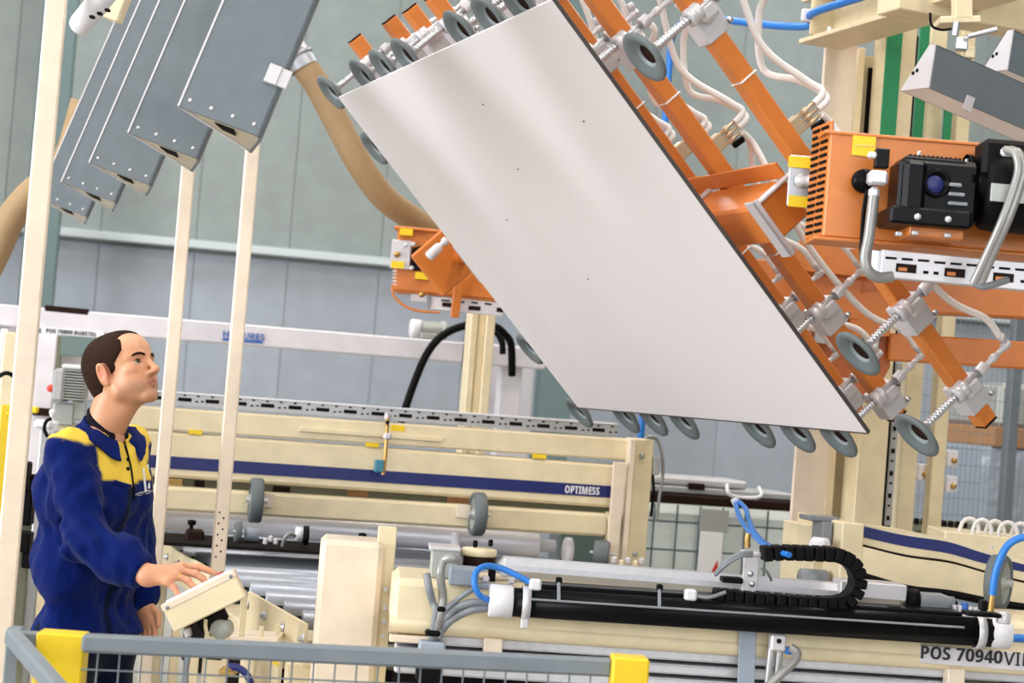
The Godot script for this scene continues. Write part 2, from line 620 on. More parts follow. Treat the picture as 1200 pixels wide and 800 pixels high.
	for q in [[Vector3(0, top, 0.0), Vector3(w + 0.04, 0.05, 0.03)], [Vector3(0, top, -1.0), Vector3(w + 0.04, 0.05, 0.03)], [Vector3(-w / 2, top, -0.5), Vector3(0.03, 0.05, 1.0)], [Vector3(w / 2, top, -0.5), Vector3(0.03, 0.05, 1.0)]]:
		local()
		bx(q[0], q[1], 0.006)
		fin("top_rail", M.dark_brown, t)
	local()
	bx(Vector3(-0.06, top - 0.28, 0.014), Vector3(0.13, 0.24, 0.008), 0.002)
	fin("label_plate", M.print_white, t)
	local()
	prism([Vector3(-0.055, top - 0.39, 0.019), Vector3(-0.005, top - 0.39, 0.019), Vector3(-0.02, top - 0.31, 0.019)], Vector3(0, 0, 0.004))
	fin("warning_triangle", M.red, t)
	local()
	bx(Vector3(-0.05, top - 0.1, 0.013), Vector3(0.16, 0.12, 0.006), 0.002)
	fin("upper_plate", M.motor_grey, t)
	local()
	bx(Vector3(0, 0.07, -0.5), Vector3(w, 0.14, 1.0), 0.01)
	bx(Vector3(0, (top - h) / 2 + 0.05, -0.5), Vector3(w - 0.1, top - h - 0.1, 0.8), 0.01)
	fin("pallet_stand", M.cage, t)

	# white tray table on top of the tank
	var y := top + 0.027
	t = thing("tray", "white shallow metal tray with loop handle on top of the caged tank", "tray", o + Vector3(0, 0.03, 0) - B.z * 0.5, "", B)
	local()
	bx(Vector3(-0.13, 0.062, 0.2), Vector3(0.66, 0.045, 0.36), 0.012)
	fin("tray_pan", M.silver, t)
	local()
	bx(Vector3(-0.02, 0.018, 0.2), Vector3(1.02, 0.032, 0.4), 0.006)
	fin("lower_shelf", M.zinc, t)
	local()
	tube(spl([Vector3(0.08, 0.06, 0.39), Vector3(0.075, 0.02, 0.43), Vector3(0.12, 0.0, 0.43), Vector3(0.22, 0.0, 0.43), Vector3(0.265, 0.02, 0.43), Vector3(0.26, 0.06, 0.39)]), 0.011, 8)
	fin("handle", M.cap_white, t)
	local()
	bx(Vector3(-0.1, 0.04, 0.405), Vector3(0.09, 0.035, 0.03), 0.003)
	fin("block", M.dark_brown, t)

	# mesh fence, right background
	t = thing("mesh_fence", "tall fine grey wire mesh fence behind the cream gantry columns", "fence", Vector3(at(1100, 500, 10.2).x, 0, at(1100, 500, 10.2).z))
	begin(t)
	bar(atp(1195, 350, 10.2) * Vector3(1, 0, 1) + UP * 2.6, atp(1195, 350, 10.2) * Vector3(1, 0, 1), 0.07, 0.06, 0.004, XD)
	fin("fence_post", M.fence_grey, t)
	begin(t)
	bar(atp(1004, 350, 10.2) * Vector3(1, 0, 1) + UP * 2.6, atp(1004, 350, 10.2) * Vector3(1, 0, 1), 0.06, 0.06, 0.004, XD)
	fin("fence_post", M.fence_grey, t)
	begin(t)
	var p0 := atp(1004, 350, 10.2) * Vector3(1, 0, 1)
	var p1 := atp(1300, 350, 10.2) * Vector3(1, 0, 1)
	var nn := int((p1 - p0).length() / 0.032)
	for i in nn:
		var p: Vector3 = p0.lerp(p1, float(i) / nn)
		tube([p + UP * 0.1, p + UP * 2.55], 0.0022, 4, false)
	for i in 24:
		tube([p0 + UP * (0.15 + i * 0.1), p1 + UP * (0.15 + i * 0.1)], 0.0022, 4, false)
	tag(fin("wire_mesh", M.fence_grey, t), "", "", "", "stuff")
	begin(t)
	bar(p0 + UP * 2.58, p1 + UP * 2.58, 0.04, 0.04, 0.003)
	bar(p0 + UP * 0.1, p1 + UP * 0.1, 0.04, 0.04, 0.003)
	fin("fence_rail", M.fence_grey, t)

	# wrapped pallet behind the fence
	var q := atp(1215, 560, 11.2)
	t = thing("wrapped_pallet", "tall pallet load in crinkled clear film with a brown board layer, behind the mesh fence", "pallet", Vector3(q.x, 0, q.z), "", ROOM)
	var hs := [0.14, hgt(1180, 525, 11.2), hgt(1180, 500, 11.2), hgt(1180, 445, 11.2)]
	local()
	bx(Vector3(0.05, 0.07, -0.4), Vector3(0.95, 0.14, 0.9), 0.004)
	fin("pallet_base", M.board, t)
	local()
	bx(Vector3(0.05, (hs[0] + hs[1]) / 2, -0.4), Vector3(0.82, hs[1] - hs[0], 0.8), 0.02)
	fin("wrapped_load", M.grey_box, t)
	local()
	bx(Vector3(0.06, (hs[1] + hs[2]) / 2, -0.4), Vector3(0.8, hs[2] - hs[1], 0.84), 0.008)
	fin("board_layer", M.board, t)
	local()
	bx(Vector3(0.1, (hs[2] + hs[3]) / 2, -0.4), Vector3(0.82, hs[3] - hs[2], 0.8), 0.03)
	fin("top_load", M.motor_grey, t)
	local()
	crinkle(Vector3(0.05, 0.0, 0.02), 0.92, 0.16, hs[1] - 0.02, 14, 26)
	fin("film_wrap", M.film, t)

	# sockets on the right-hand posts
	for s in [[1115, 537, "upper white switch plate with yellow knob beside the slim cream post"], [1114, 567, "lower white switch plate with yellow knob beside the slim cream post"], [1081, 553, "white switch plate with yellow knob between the two slim cream posts"]]:
		var b := at(s[0], s[1], 7.83)
		t = thing("switch_plate", s[2], "switch", b, "switch plates by the slim posts", ROOM)
		local()
		bx(Vector3(0, 0, 0), Vector3(0.05, 0.072, 0.03), 0.004)
		fin("plate", M.cap_white, t)
		local()
		lathe(Transform3D(Basis(Vector3.RIGHT, PI / 2), Vector3(0.004, -0.008, 0.014)), [Vector2(0.013, 0), Vector2(0.013, 0.012), Vector2(0.009, 0.018), Vector2(0, 0.018)], 12)
		fin("knob", M.brass, t)
		local()
		bx(Vector3(-0.06 if s[0] > 1100 else 0.05, 0, -0.02), Vector3(0.09, 0.02, 0.012), 0.002)
		fin("bracket", M.zinc, t)

	# blue riser pipe and the far hose
	t = thing("blue_riser", "slim vertical blue air pipe rising behind the white sheet", "pipe", Vector3(at(752, 500, 8.6).x, 0, at(752, 500, 8.6).z))
	begin(t)
	var r := at(768, 290, 8.6)
	tube([Vector3(r.x, 0.0, r.z), Vector3(r.x, hgt(785, 42, 8.6), r.z)], 0.0165, 10)
	fin("pipe", M.hose_blue, t)
	begin(t)
	tube(spl([Vector3(r.x, hgt(785, 44, 8.6), r.z), at(800, 26, 8.3), at(835, 22, 7.9), at(880, 27, 7.7), at(925, 31, 7.5), at(952, 29, 7.3), at(970, 26, 7.3) - VD * 0.1 - XD * 0.13, at(970, 26, 7.3) - VD * 0.6 - XD * 0.13, at(970, 26, 7.3) - VD * 1.8 - XD * 0.13], 5), 0.0165, 10)
	fin("pipe_run", M.hose_blue, t)
	for s in [[963, 25, 7.3]]:
		begin(t)
		bx(at(970, 26, 7.3) - VD * 0.05 - XD * 0.125, Vector3(0.05, 0.05, 0.02), 0.004, ROOM)
		fin("pipe_clip", M.cap_white, t)

func crinkle(c: Vector3, w: float, y0: float, y1: float, nx: int, ny: int):
	var n := FastNoiseLite.new()
	n.seed = 3
	n.frequency = 5.0
	var g := []
	for j in ny + 1:
		var row := []
		for i in nx + 1:
			var x := w * (float(i) / nx - 0.5)
			var y := lerpf(y0, y1, float(j) / ny)
			row.append(c + Vector3(x, y, 0.03 * n.get_noise_2d(x, y * 0.6) + 0.012 * n.get_noise_2d(x * 4.0, y * 3.0)))
		g.append(row)
	for j in ny:
		for i in nx:
			quad(g[j][i], g[j][i + 1], g[j + 1][i + 1], g[j + 1][i], Vector3(0, 0, 1))

func hoses():
	var t := thing("duct_hose", "thick tan flexible duct hose with a silver collar, hanging behind the white sheet", "hose", at(500, 262, 8.3))
	begin(t)
	tube(spl([at(352, 72, 8.3), at(372, 100, 8.3), at(396, 145, 8.3), at(420, 190, 8.3), at(448, 229, 8.35), at(480, 254, 8.45), at(520, 280, 8.6), at(570, 310, 8.8)], 8), 0.062, 16)
	fin("hose", M.duct, t)
	begin(t)
	lathe(axis(at(338, 48, 8.3) - at(356, 79, 8.3), at(357, 80, 8.3)), [Vector2(0.068, 0), Vector2(0.068, 0.05), Vector2(0.068, 0.05), Vector2(0.075, 0.055), Vector2(0.075, 0.075), Vector2(0.068, 0.08), Vector2(0.064, 0.12), Vector2(0.03, 0.15), Vector2(0, 0.15)], 18)
	fin("collar", M.brushed, t)
	begin(t)
	tube(spl([at(345, 62, 8.24), at(346, 54, 8.24), at(351, 50, 8.24), at(354, 56, 8.24)]), 0.008, 6)
	fin("clamp_lug", M.silver, t)
	t = thing("duct_hose", "tan flexible duct hose curving in beside the tall cream post", "hose", at(0, 300, 8.6))
	begin(t)
	tube(spl([at(-30, 345, 8.6), at(-5, 295, 8.6), at(12, 258, 8.6), at(32, 232, 8.6), at(52, 214, 8.6), at(80, 185, 8.6), at(100, 120, 8.6)], 8), 0.07, 16)
	fin("hose", M.duct, t)
	begin(t)
	lathe(axis(at(8, 262, 8.6) - at(0, 278, 8.6), at(3, 274, 8.6)), [Vector2(0.071, 0), Vector2(0.074, 0.004), Vector2(0.074, 0.016), Vector2(0.071, 0.02)], 16)
	fin("hose_band", M.duct, t)
	# rounded cream tube end, top left
	t = thing("cream_tube", "rounded end of a cream tube hanging above the grey lamp housings", "tube", at(95, 30, 5.2))
	begin(t)
	lathe(axis(at(150, -40, 5.0) - at(92, 32, 5.2), at(90, 34, 5.2)), [Vector2(0, 0), Vector2(0.02, 0.003), Vector2(0.031, 0.014), Vector2(0.034, 0.03), Vector2(0.034, 0.5), Vector2(0, 0.5)], 18)
	fin("tube_body", M.cap_white, t)
	for k in 3:
		begin(t)
		var p := at(108 + 9 * k, 20 - 4 * k, 5.05)
		bx(p, Vector3(0.014, 0.008, 0.02), 0.002)
		fin("vent_slot", M.cavity, t)
	begin(t)
	slab(at(128, 22, 5.25), at(152, -40, 5.25), 0.05, 0.05, 0.004)
	fin("hanger", M.cream, t)

# ------------------------------------------------------------------ posts and lamp housings
func posts():
	for q in [[35.0, 320.0, 5.0, 26.0, "widest cream post, at the tall tan hose", 4.2], [200.0, 420.0, 6.5, 17.0, "middle slim cream post, just right of the worker", hgt(216, 180, 6.5) + 0.05], [274.0, 420.0, 6.0, 17.5, "slim cream post with small holes, behind the control box", hgt(296, 150, 6.0) + 0.05]]:
		var p := at(q[0], q[1], q[2])
		var w: float = q[3] / F * q[2]
		var t := thing("cream_post", q[4], "post", Vector3(p.x, 0, p.z - w / 2), "cream steel posts under the grey lamp housings", Basis(UP, deg_to_rad(12)))
		local()
		bx(Vector3(0, q[5] / 2, 0), Vector3(w * 0.94, q[5], w * 0.94), 0.005)
		fin("post_body", M.cream_post, t)
		local()
		bx(Vector3(0, 0.006, 0), Vector3(w * 2.4, 0.012, w * 2.4), 0.002)
		fin("foot_plate", M.cream_post, t)
		if q[0] > 250:
			for k in 9:
				local()
				var y := at(0, 0, 0).y
				var h := lerpf(hgt(262, 600, 6.0), hgt(260, 652, 6.0), k / 8.0)
				rod(Vector3(-w * 0.2 + (k % 2) * w * 0.3, h, w * 0.455), Vector3(-w * 0.2 + (k % 2) * w * 0.3, h, w * 0.475), 0.0035, 8)
				fin("hole", M.cavity, t)

func housing(t: Node3D, o: Vector3, X: Vector3, Y: Vector3, Z: Vector3, L: float, w: float, dp: float, clip: bool):
	# section: wide side wall, short lip, apex, slanting mirror
	var P := func(x: float, z: float, y := 0.0) -> Vector3: return o + X * x * w + Z * z * dp + Y * y
	begin(t)
	prism([P.call(0.0, 0), P.call(1, 0), P.call(1, 0.012 / dp), P.call(0.0, 0.012 / dp)], Y * L)
	fin("side_wall", M.lamp_grey, t)
	begin(t)
	prism([P.call(1.0, 0), P.call(1.0, 0.2), P.call(0.82, 1.0), P.call(0.78, 1.0), P.call(0.96, 0.2), P.call(0.96, 0.0)], Y * L)
	fin("back_wall", M.lamp_grey, t)
	begin(t)
	prism([P.call(0.02, 0.06), P.call(0.8, 0.98), P.call(0.78, 0.98), P.call(0.0, 0.06)], Y * L)
	fin("reflector", M.reflector, t)
	begin(t)
	prism([P.call(-0.012, -0.01), P.call(0.012, -0.01), P.call(0.012, 0.07), P.call(-0.012, 0.07)], Y * L)
	fin("lip", M.silver, t)
	begin(t)
	prism([P.call(0.005, 0.01, 0.004), P.call(0.995, 0.01, 0.004), P.call(0.995, 0.2, 0.004), P.call(0.82, 1, 0.004), P.call(0.78, 1, 0.004)], Y * 0.004)
	fin("end_plate", M.lamp_end, t)
	begin(t)
	prism([P.call(0.42, 0.2, 0.001), P.call(0.66, 0.2, 0.001), P.call(0.66, 0.45, 0.001), P.call(0.5, 0.4, 0.001)], Y * 0.004)
	fin("cable_opening", M.cavity, t)
	for k in 4:
		begin(t)
		var c: Vector3 = P.call(0.1 + 0.26 * k, 0, 0.025)
		lathe(axis(-Z, c), [Vector2(0.0055, 0), Vector2(0.005, 0.002), Vector2(0, 0.003)], 8)
		fin("screw", M.silver, t)
	if clip:
		begin(t)
		bx(P.call(0.87, 0, 0.165) - Z * 0.006, Vector3(0.035, 0.052, 0.012), 0.002, Basis(X, Y, X.cross(Y)))
		bx(P.call(0.98, 0, 0.165) - Z * 0.004, Vector3(0.04, 0.05, 0.008), 0.002, Basis(X, Y, X.cross(Y)))
		fin("latch", M.silver, t)

func lamp_housings():
	var X := CB * Vector3(0.937, -0.35, 0).normalized()
	var Y := CB * Vector3(0.35, 0.937, -0.2).normalized()
	X = (X - Y * X.dot(Y)).normalized()
	var Z := -X.cross(Y)
	var px := [[209, 124], [150, 155], [104.5, 190], [71.5, 213], [44, 232]]
	var words := ["largest grey lamp housing, first of the tilted stack, with a silver latch", "second grey lamp housing of the tilted stack, dark opening in its end", "middle grey lamp housing of the tilted stack of five", "fourth grey lamp housing of the tilted stack, second smallest", "smallest grey lamp housing, last of the tilted stack, over the wide cream post"]
	for i in 5:
		var d := 4.6 + 0.77 * i
		var o := at(px[i][0], px[i][1], d)
		var t := thing("lamp_housing", words[i], "lamp housing", o, "grey lamp housings tilted over the worker")
		housing(t, o, X, Y, Z, 1.9, 0.225, 0.2, i == 0)
	# the two on the right hand
	var ww := ["larger grey lamp housing with pale mirror underside, just above the orange carriage", "smaller grey lamp housing with pale end plate, upper of the right pair"]
	for i in 2:
		var d := 5.3 + 0.5 * i
		var k := 1.0 if i == 0 else 0.92
		var c: Vector2 = [Vector2(1089, 103), Vector2(1181, 82)][i]
		var o := at(c.x, c.y, d)
		var top := at(c.x + 8 * k, c.y - 51 * k, d) - o
		var back := at(c.x - 33 * k, c.y + 4 * k, d + 0.17) - o
		var E := (at(c.x + 240, c.y + 104, d + 0.22) - o) * 1.3
		var t := thing("lamp_housing", ww[i], "lamp housing", o, "grey lamp housings over the carriage")
		var e := E.normalized()
		begin(t)
		prism([o, o + top, o + top * 0.98 + back * 0.05, o + back * 0.05], E)
		fin("side_wall", M.lamp_grey, t)
		begin(t)
		prism([o + top, o + top + back * 0.2, o + back, o + back * 0.97, o + top * 0.96 + back * 0.2, o + top * 0.97], E)
		fin("back_wall", M.lamp_grey, t)
		begin(t)
		prism([o + back * 0.05, o + back * 0.97, o + back * 0.97 + top * 0.03, o + back * 0.05 + top * 0.03], E)
		fin("reflector", M.reflector, t)
		begin(t)
		prism([o - e * 0.004, o + top - e * 0.004, o + top + back * 0.2 - e * 0.004, o + back - e * 0.004], e * 0.006)
		fin("end_plate", M.cap_white, t)
		for s in [0.42, 0.55]:
			begin(t)
			var p: Vector3 = o + top * (0.38 + (s - 0.42) * 0.4) + back * (1.02 - s) - e * 0.004
			rod(p, p - e * 0.004, 0.006, 8)
			fin("screw_hole", M.cavity, t)
		begin(t)
		var f := frame(E, top)
		box(Transform3D(f, o + E * 0.14 + top * 0.02 + f.z * 0.004), Vector3(0.028, 0.045, 0.008), 0.001)
		fin("latch", M.silver, t)
		begin(t)
		var b := o + top * 0.8 + back * 0.5 + E * 0.7
		rod(b, b + UP * 0.45, 0.012, 8)
		fin("hanger_rod", M.zinc, t)
	# holder with cylinder above the right pair
	var t := thing("lamp_bracket", "cream bracket with small steel cylinder holding the larger right lamp housing", "bracket", at(1125, 40, 5.5))
	begin(t)
	slab(at(1102, 23, 5.6), at(1150, 22, 5.6), 0.022, 0.1, 0.003)
	slab(at(1120, 6, 5.6), at(1140, 6, 5.6), 0.08, 0.06, 0.003)
	fin("bracket_plate", M.cream, t)
	begin(t)
	rod(at(1121, 26, 5.5), at(1119, 42, 5.5), 0.012)
	bx(at(1126, 52, 5.5), Vector3(0.036, 0.04, 0.04), 0.004)
	rod(at(1134, 43, 5.45), at(1168, 34, 5.45), 0.008)
	fin("cylinder", M.steel, t)
	begin(t)
	bx(at(1136, 62, 5.5), Vector3(0.03, 0.035, 0.03), 0.003)
	fin("foot", M.cream, t)
	begin(t)
	tube(spl([at(1090, 15, 5.6), at(1092, 30, 5.6), at(1104, 35, 5.6), at(1118, 33, 5.55)]), 0.004, 6)
	fin("wire", M.black, t)

# ------------------------------------------------------------------ gantry, right
func gantry():
	var c := at(985, 400, 7.4)
	var t := thing("gantry", "tall cream steel gantry with green belts and bolted lintel beam", "gantry", Vector3(c.x, 0, c.z))
	var top := hgt(985, 50, 7.4)
	for q in [[983.0, 40.0, 7.4, 0.02, "cream_post"], [1054.0, 36.0, 7.35, 0.14, "cream"], [1097.0, 21.0, 7.8, 0.07, "cream"], [1132.0, 17.0, 7.8, 0.06, "cream"]]:
		begin(t)
		stand(q[0], 100, q[2], q[1] / F * q[2], q[3], top + 0.6 * float(q[0] > 1000), 0.0, 0.004)
		fin("column", M[q[4]], t)
	# the back of the first column: web, second flange, slotted channel
	begin(t)
	stand(1008, 100, 7.46, 8.0 / F * 7.4, 0.16, top, 0.0, 0.003)
	fin("column_web", M.cream, t)
	begin(t)
	stand(1020, 100, 7.62, 40.0 / F * 7.4, 0.02, top, 0.0, 0.003)
	fin("column_flange", M.cream, t)
	for q in [[79, 210], [540, 640]]:
		begin(t)
		stand(1019 - q[0] * 0.0787 + 8, q[0], 7.58, 5.0 / F * 7.4, 0.012, hgt(1019, q[0], 7.58), hgt(1019, q[1], 7.58), 0.002)
		fin("slot", M.cavity, t)
	for q in [[1045.0, 19.0, 7.33, 28, 170], [1080.0, 12.0, 7.7, 10, 180], [1114.0, 10.0, 7.7, 90, 190]]:
		begin(t)
		stand(q[0] - (q[3] - 100) * 0.0787 * -1.0 * 0.0, 100, q[2], q[1] / F * q[2], 0.012, hgt(q[0], q[3], q[2]), hgt(q[0], q[4], q[2]), 0.001)
		fin("drive_belt", M.belt_green, t)
	begin(t)
	stand(1068, 140, 7.72, 4.0 / F * 7.7, 0.05, hgt(1068, 40, 7.7), 0.0, 0.001)
	fin("slot", M.cavity, t)
	# lintel beam coming towards the viewer
	var a := at(970, 26, 7.3) + UP * 0.0
	var e := -VD
	for q in [[0.0, 0.15, 0.02, "lintel_web"], [-0.085, 0.018, 0.2, "lintel_flange"], [0.085, 0.018, 0.2, "lintel_flange"]]:
		begin(t)
		var o: Vector3 = a + UP * q[0]
		box(Transform3D(frame(e, UP), o + e * 1.5), Vector3(3.1, q[1], q[2]), 0.002)
		fin(q[3], M.cream, t)
	begin(t)
	box(Transform3D(frame(e, UP), a + e * 0.06 + XD * -0.03), Vector3(0.012, 0.15, 0.17), 0.002)
	fin("end_plate", M.cream, t)
	for q in [[976, 10], [993, 5], [975, 35], [992, 30]]:
		begin(t)
		var p := at(q[0], q[1], 7.2)
		rod(p, p - VD * 0.01 - XD * 0.02, 0.009, 6)
		fin("bolt", M.steel, t)
	begin(t)
	box(Transform3D(frame(XD, UP), at(1150, 8, 6.6)), Vector3(0.8, 0.16, 0.14), 0.004)
	fin("cross_lintel", M.cream, t)
	# perforated trunking between the columns
	begin(t)
	stand(1043, 540, 7.5, 13.0 / F * 7.5, 0.03, hgt(1046, 430, 7.5), hgt(1040, 620, 7.5), 0.002)
	fin("trunk_back", M.black, t)
	begin(t)
	stand(1046, 540, 7.47, 8.0 / F * 7.5, 0.012, hgt(1046, 425, 7.5), hgt(1040, 615, 7.5), 0.001)
	fin("cable_trunk", M.zinc, t)
	for k in 14:
		begin(t)
		var y := 434 + k * 13.2
		stand(1046 - (y - 540) * 0.0787, y, 7.462, (4.2 if k % 2 else 3.0) / F * 7.4, 0.004, hgt(1046, y - 1.0, 7.46), hgt(1046, y + (4.5 if k % 2 else 1.5), 7.46), 0.001)
		fin("trunk_hole", M.cavity, t)

# ------------------------------------------------------------------ cream frame with rollers below
func wheel(t: Node3D, c: Vector3, ax: Vector3, r: float, w: float, part := "wheel"):
	var f := axis(ax, c - ax.normalized() * w * 0.5)
	begin(t)
	lathe(f, [Vector2(r * 0.78, 0), Vector2(r * 0.94, 0), Vector2(r, w * 0.14), Vector2(r, w * 0.86), Vector2(r * 0.94, w), Vector2(r * 0.78, w), Vector2(r * 0.78, w), Vector2(r * 0.78, 0)], 28)
	var tire := fin(part + "_tyre", M.rubber, t)
	begin(t)
	lathe(f, [Vector2(r * 0.78, w * 0.1), Vector2(r * 0.66, w * 0.12), Vector2(r * 0.62, w * 0.4), Vector2(r * 0.3, w * 0.4), Vector2(r * 0.3, w * 0.4), Vector2(r * 0.26, w * 0.0), Vector2(0, w * 0.0)], 24)
	lathe(f, [Vector2(0, w), Vector2(r * 0.26, w), Vector2(r * 0.3, w * 0.6), Vector2(r * 0.3, w * 0.6), Vector2(r * 0.62, w * 0.6), Vector2(r * 0.66, w * 0.88), Vector2(r * 0.78, w * 0.9)], 24)
	inst_parent(fin("hub", M.motor_grey, t), tire)
	begin(t)
	rod(c - ax.normalized() * w * 0.75, c + ax.normalized() * w * 0.9, r * 0.13, 10)
	inst_parent(fin("axle_bolt", M.silver, t), tire)

func inst_parent(o: Node3D, p: Node3D):
	o.reparent(p, true)

func measuring_frame():
	var c := atp(450, 600, 8.0)
	var t := thing("beam_frame", "cream beam frame with blue stripe and white lettering above the rollers", "machine frame", Vector3(c.x, 0, c.z))
	var D := 8.0
	var fx := (atp(735, 527, D) - atp(150, 487, D)).normalized()
	var f := frame(fx, UP)
	var px := 8.0 / F
	begin(t)
	slab(atp(122, 486, D), atp(738, 527, D), 26 * px, 0.12, 0.008)
	fin("top_beam", M.cream, t)
	begin(t)
	slab(atp(122, 527, D) , atp(724, 570, D), 51 * px, 0.1, 0.012)
	fin("middle_beam", M.cream, t)
	begin(t)
	slab(atp(122, 536.5, D) + f.z * 0.004, atp(721, 576.5, D) + f.z * 0.004, 14 * px, 0.006, 0.0)
	fin("blue_stripe", M.stripe_blue, t)
	lettering("OPTIMESS", 0.034, t, M.print_white, atp(682, 574.3, D) + f.z * 0.004, fx, true, 0.72)
	begin(t)
	slab(atp(122, 579, D) + f.z * 0.03, atp(712, 615, D) + f.z * 0.03, 27 * px, 0.1, 0.012)
	fin("lower_beam", M.cream, t)
	begin(t)
	lathe(axis(fx, atp(708, 616, D) + f.z * 0.0), [Vector2(0.06, 0), Vector2(0.066, 0.004), Vector2(0.066, 0.018), Vector2(0.045, 0.03), Vector2(0.045, 0.05), Vector2(0, 0.05)], 18)
	fin("beam_coupling", M.cream, t)
	# gap behind the beams
	begin(t)
	slab(atp(150, 561, D + 0.25), atp(715, 600, D + 0.25), 16 * px, 0.05, 0.0)
	fin("rear_rail", M.olive, t)
	for q in [[205, 565, 18, "brass"], [234, 566.5, 12, "dark_brown"], [545, 586, 40, "board"], [420, 577, 24, "board"], [330, 573, 20, "dark_brown"]]:
		begin(t)
		slab(atp(q[0] - q[2] / 2.0, q[1], D + 0.2), atp(q[0] + q[2] / 2.0, q[1] + q[2] * 0.065, D + 0.2), 8 * px, 0.03, 0.002)
		fin("rear_block", M[q[3]], t)
	# ledge bar on the top beam
	begin(t)
	slab(atp(351, 502.5, D) + f.z * 0.014, atp(518, 515, D) + f.z * 0.014, 5.0 * px, 0.016, 0.002)
	fin("ledge_bar", M.cream, t)
	for q in [[229, 506], [436, 521], [466, 501.5], [632, 534.5]]:
		begin(t)
		slab(atp(q[0] - 8, q[1] - 0.6, D) + f.z * 0.003, atp(q[0] + 8, q[1] + 0.6, D) + f.z * 0.003, (5.0 if q[0] != 466 else 7.0) * px, 0.005, 0.0)
		fin("yellow_label", M.yellow, t)
	begin(t)
	slab(atp(165, 635, 7.4), atp(440, 652, 7.4), 0.014, 0.4, 0.002)
	fin("drive_rail", M.cavity, t)
	# uprights at the end
	begin(t)
	stand(749, 590, dep(749, D) - 0.02, 26 * px, 0.14, hgt(752, 514, dep(749, D)), 0.0, 0.005)
	fin("end_post", M.cream, t)
	begin(t)
	stand(738, 570, dep(738, D) - 0.06, 6.5 * px, 0.1, hgt(740, 514, dep(738, D)), 0.0, 0.002)
	fin("end_flange", M.cream_post, t)
	begin(t)
	stand(722, 600, dep(722, D) - 0.07, 14 * px, 0.02, hgt(727, 541, dep(722, D)), 0.0, 0.002)
	fin("end_web", M.cream_post, t)
	begin(t)
	stand(122, 560, dep(122, D), 0.1, 0.1, hgt(128, 477, dep(122, D)), 0.0, 0.004)
	fin("end_post", M.cream, t)
	for q in [[752, 534], [744, 649]]:
		begin(t)
		var p := atp(q[0], q[1], D - 0.02)
		lathe(axis(f.z, p), [Vector2(0.013, 0), Vector2(0.013, 0.006), Vector2(0.008, 0.01), Vector2(0, 0.01)], 10)
		fin("bolt", M.brushed, t)
	# wheels pressing on the sheets
	for q in [[298, 584], [555, 600]]:
		var p := atp(q[0], q[1], D) + f.z * 0.1
		wheel(t, p, fx, 0.096, 0.055, "wheel")
		begin(t)
		slab(atp(q[0] + 14 * signf(300 - q[0]), q[1] + 1.5 * signf(300 - q[0]) - 1, D) + f.z * 0.045 - fx * 0.03, atp(q[0] + 14 * signf(300 - q[0]), q[1] + 1.5 * signf(300 - q[0]), D) + f.z * 0.045 + fx * 0.03, 0.06, 0.012, 0.002)
		fin("wheel_bracket", M.cream_post, t)
	# cables at the end post
	begin(t)
	tube(spl([atp(757, 512, D - 0.03), atp(769, 514, D), atp(775, 530, D), atp(777, 552, D), atp(773, 580, D), atp(769, 610, D)]), 0.008, 6)
	fin("cable", M.conduit, t)
	begin(t)
	tube(spl([atp(764, 540, D), atp(768, 548, D), atp(765, 558, D), atp(766, 575, D), atp(763, 605, D)]), 0.007, 6)
	fin("cable", M.black, t)
	begin(t)
	bx(atp(768, 546, D), Vector3(0.03, 0.08, 0.04), 0.004, f)
	fin("cable_box", M.motor_grey, t)
	# perforated trunking on top
	var tr := thing("cable_trunking", "long perforated grey cable trunking lying on the cream beam frame", "cable trunk", atp(450, 490, D - 0.0))
	begin(tr)
	slab(atp(122, 461, D) - f.z * 0.02, atp(725, 504, D) - f.z * 0.02, 15.5 * px, 0.09, 0.002)
	fin("trunk_body", M.zinc, tr)
	begin(tr)
	slab(atp(122, 454, D) - f.z * 0.016, atp(725, 497, D) - f.z * 0.016, 2.0 * px, 0.1, 0.001)
	fin("trunk_lid", M.cap_white, tr)
	var mesh_slot: Mesh
	var mesh_hole: Mesh
	local()
	bx(Vector3.ZERO, Vector3(0.058, 0.016, 0.004), 0.001)
	mesh_slot = commit(M.cavity)
	local()
	bx(Vector3.ZERO, Vector3(0.012, 0.007, 0.004), 0.001)
	mesh_hole = commit(M.cavity)
	var inv := tr.global_transform.affine_inverse()
	for k in 18:
		var x := 152.0 + k * 32.4
		var y := 454.0 + (x - 140) * 0.0735
		inst("trunk_slot", mesh_slot, tr, inv * Transform3D(f, atp(x, y + 8.5, D) - f.z * 0.02))
		for m in 2:
			inst("trunk_hole", mesh_hole, tr, inv * Transform3D(f, atp(x + 14 + 6.5 * m, y + 11.0, D) - f.z * 0.02))
		for m in 2:
			inst("trunk_hole", mesh_hole, tr, inv * Transform3D(f, atp(x + 16 * m, y + 3.4 + 1.1 * m, D) - f.z * 0.02))
	# sensor stalk hanging from the top
	var s := thing("sensor_stalk", "thin sensor stalk with small blue sensor hanging in front of the stripe", "sensor", atp(452, 490, D - 0.1))
	begin(s)
	tube([atp(454, 486, D - 0.08), atp(453, 512, D - 0.12), atp(451, 540, D - 0.12), atp(449, 556, D - 0.12)], 0.009, 8)
	fin("stalk", M.brass, s)
	begin(s)
	lathe(axis(UP, atp(454, 486, D - 0.08)), [Vector2(0.014, -0.02), Vector2(0.014, 0.0), Vector2(0.008, 0.012), Vector2(0, 0.012)], 10)
	bx(atp(454, 511, D - 0.12), Vector3(0.035, 0.03, 0.03), 0.008, f)
	fin("clamp", M.silver, s)
	begin(s)
	bx(atp(454, 498, D - 0.1), Vector3(0.014, 0.04, 0.014), 0.002)
	fin("collar", M.black, s)
	begin(s)
	bx(atp(444, 546, D - 0.12), Vector3(0.04, 0.055, 0.035), 0.006, f)
	fin("sensor_head", M.teal, s)

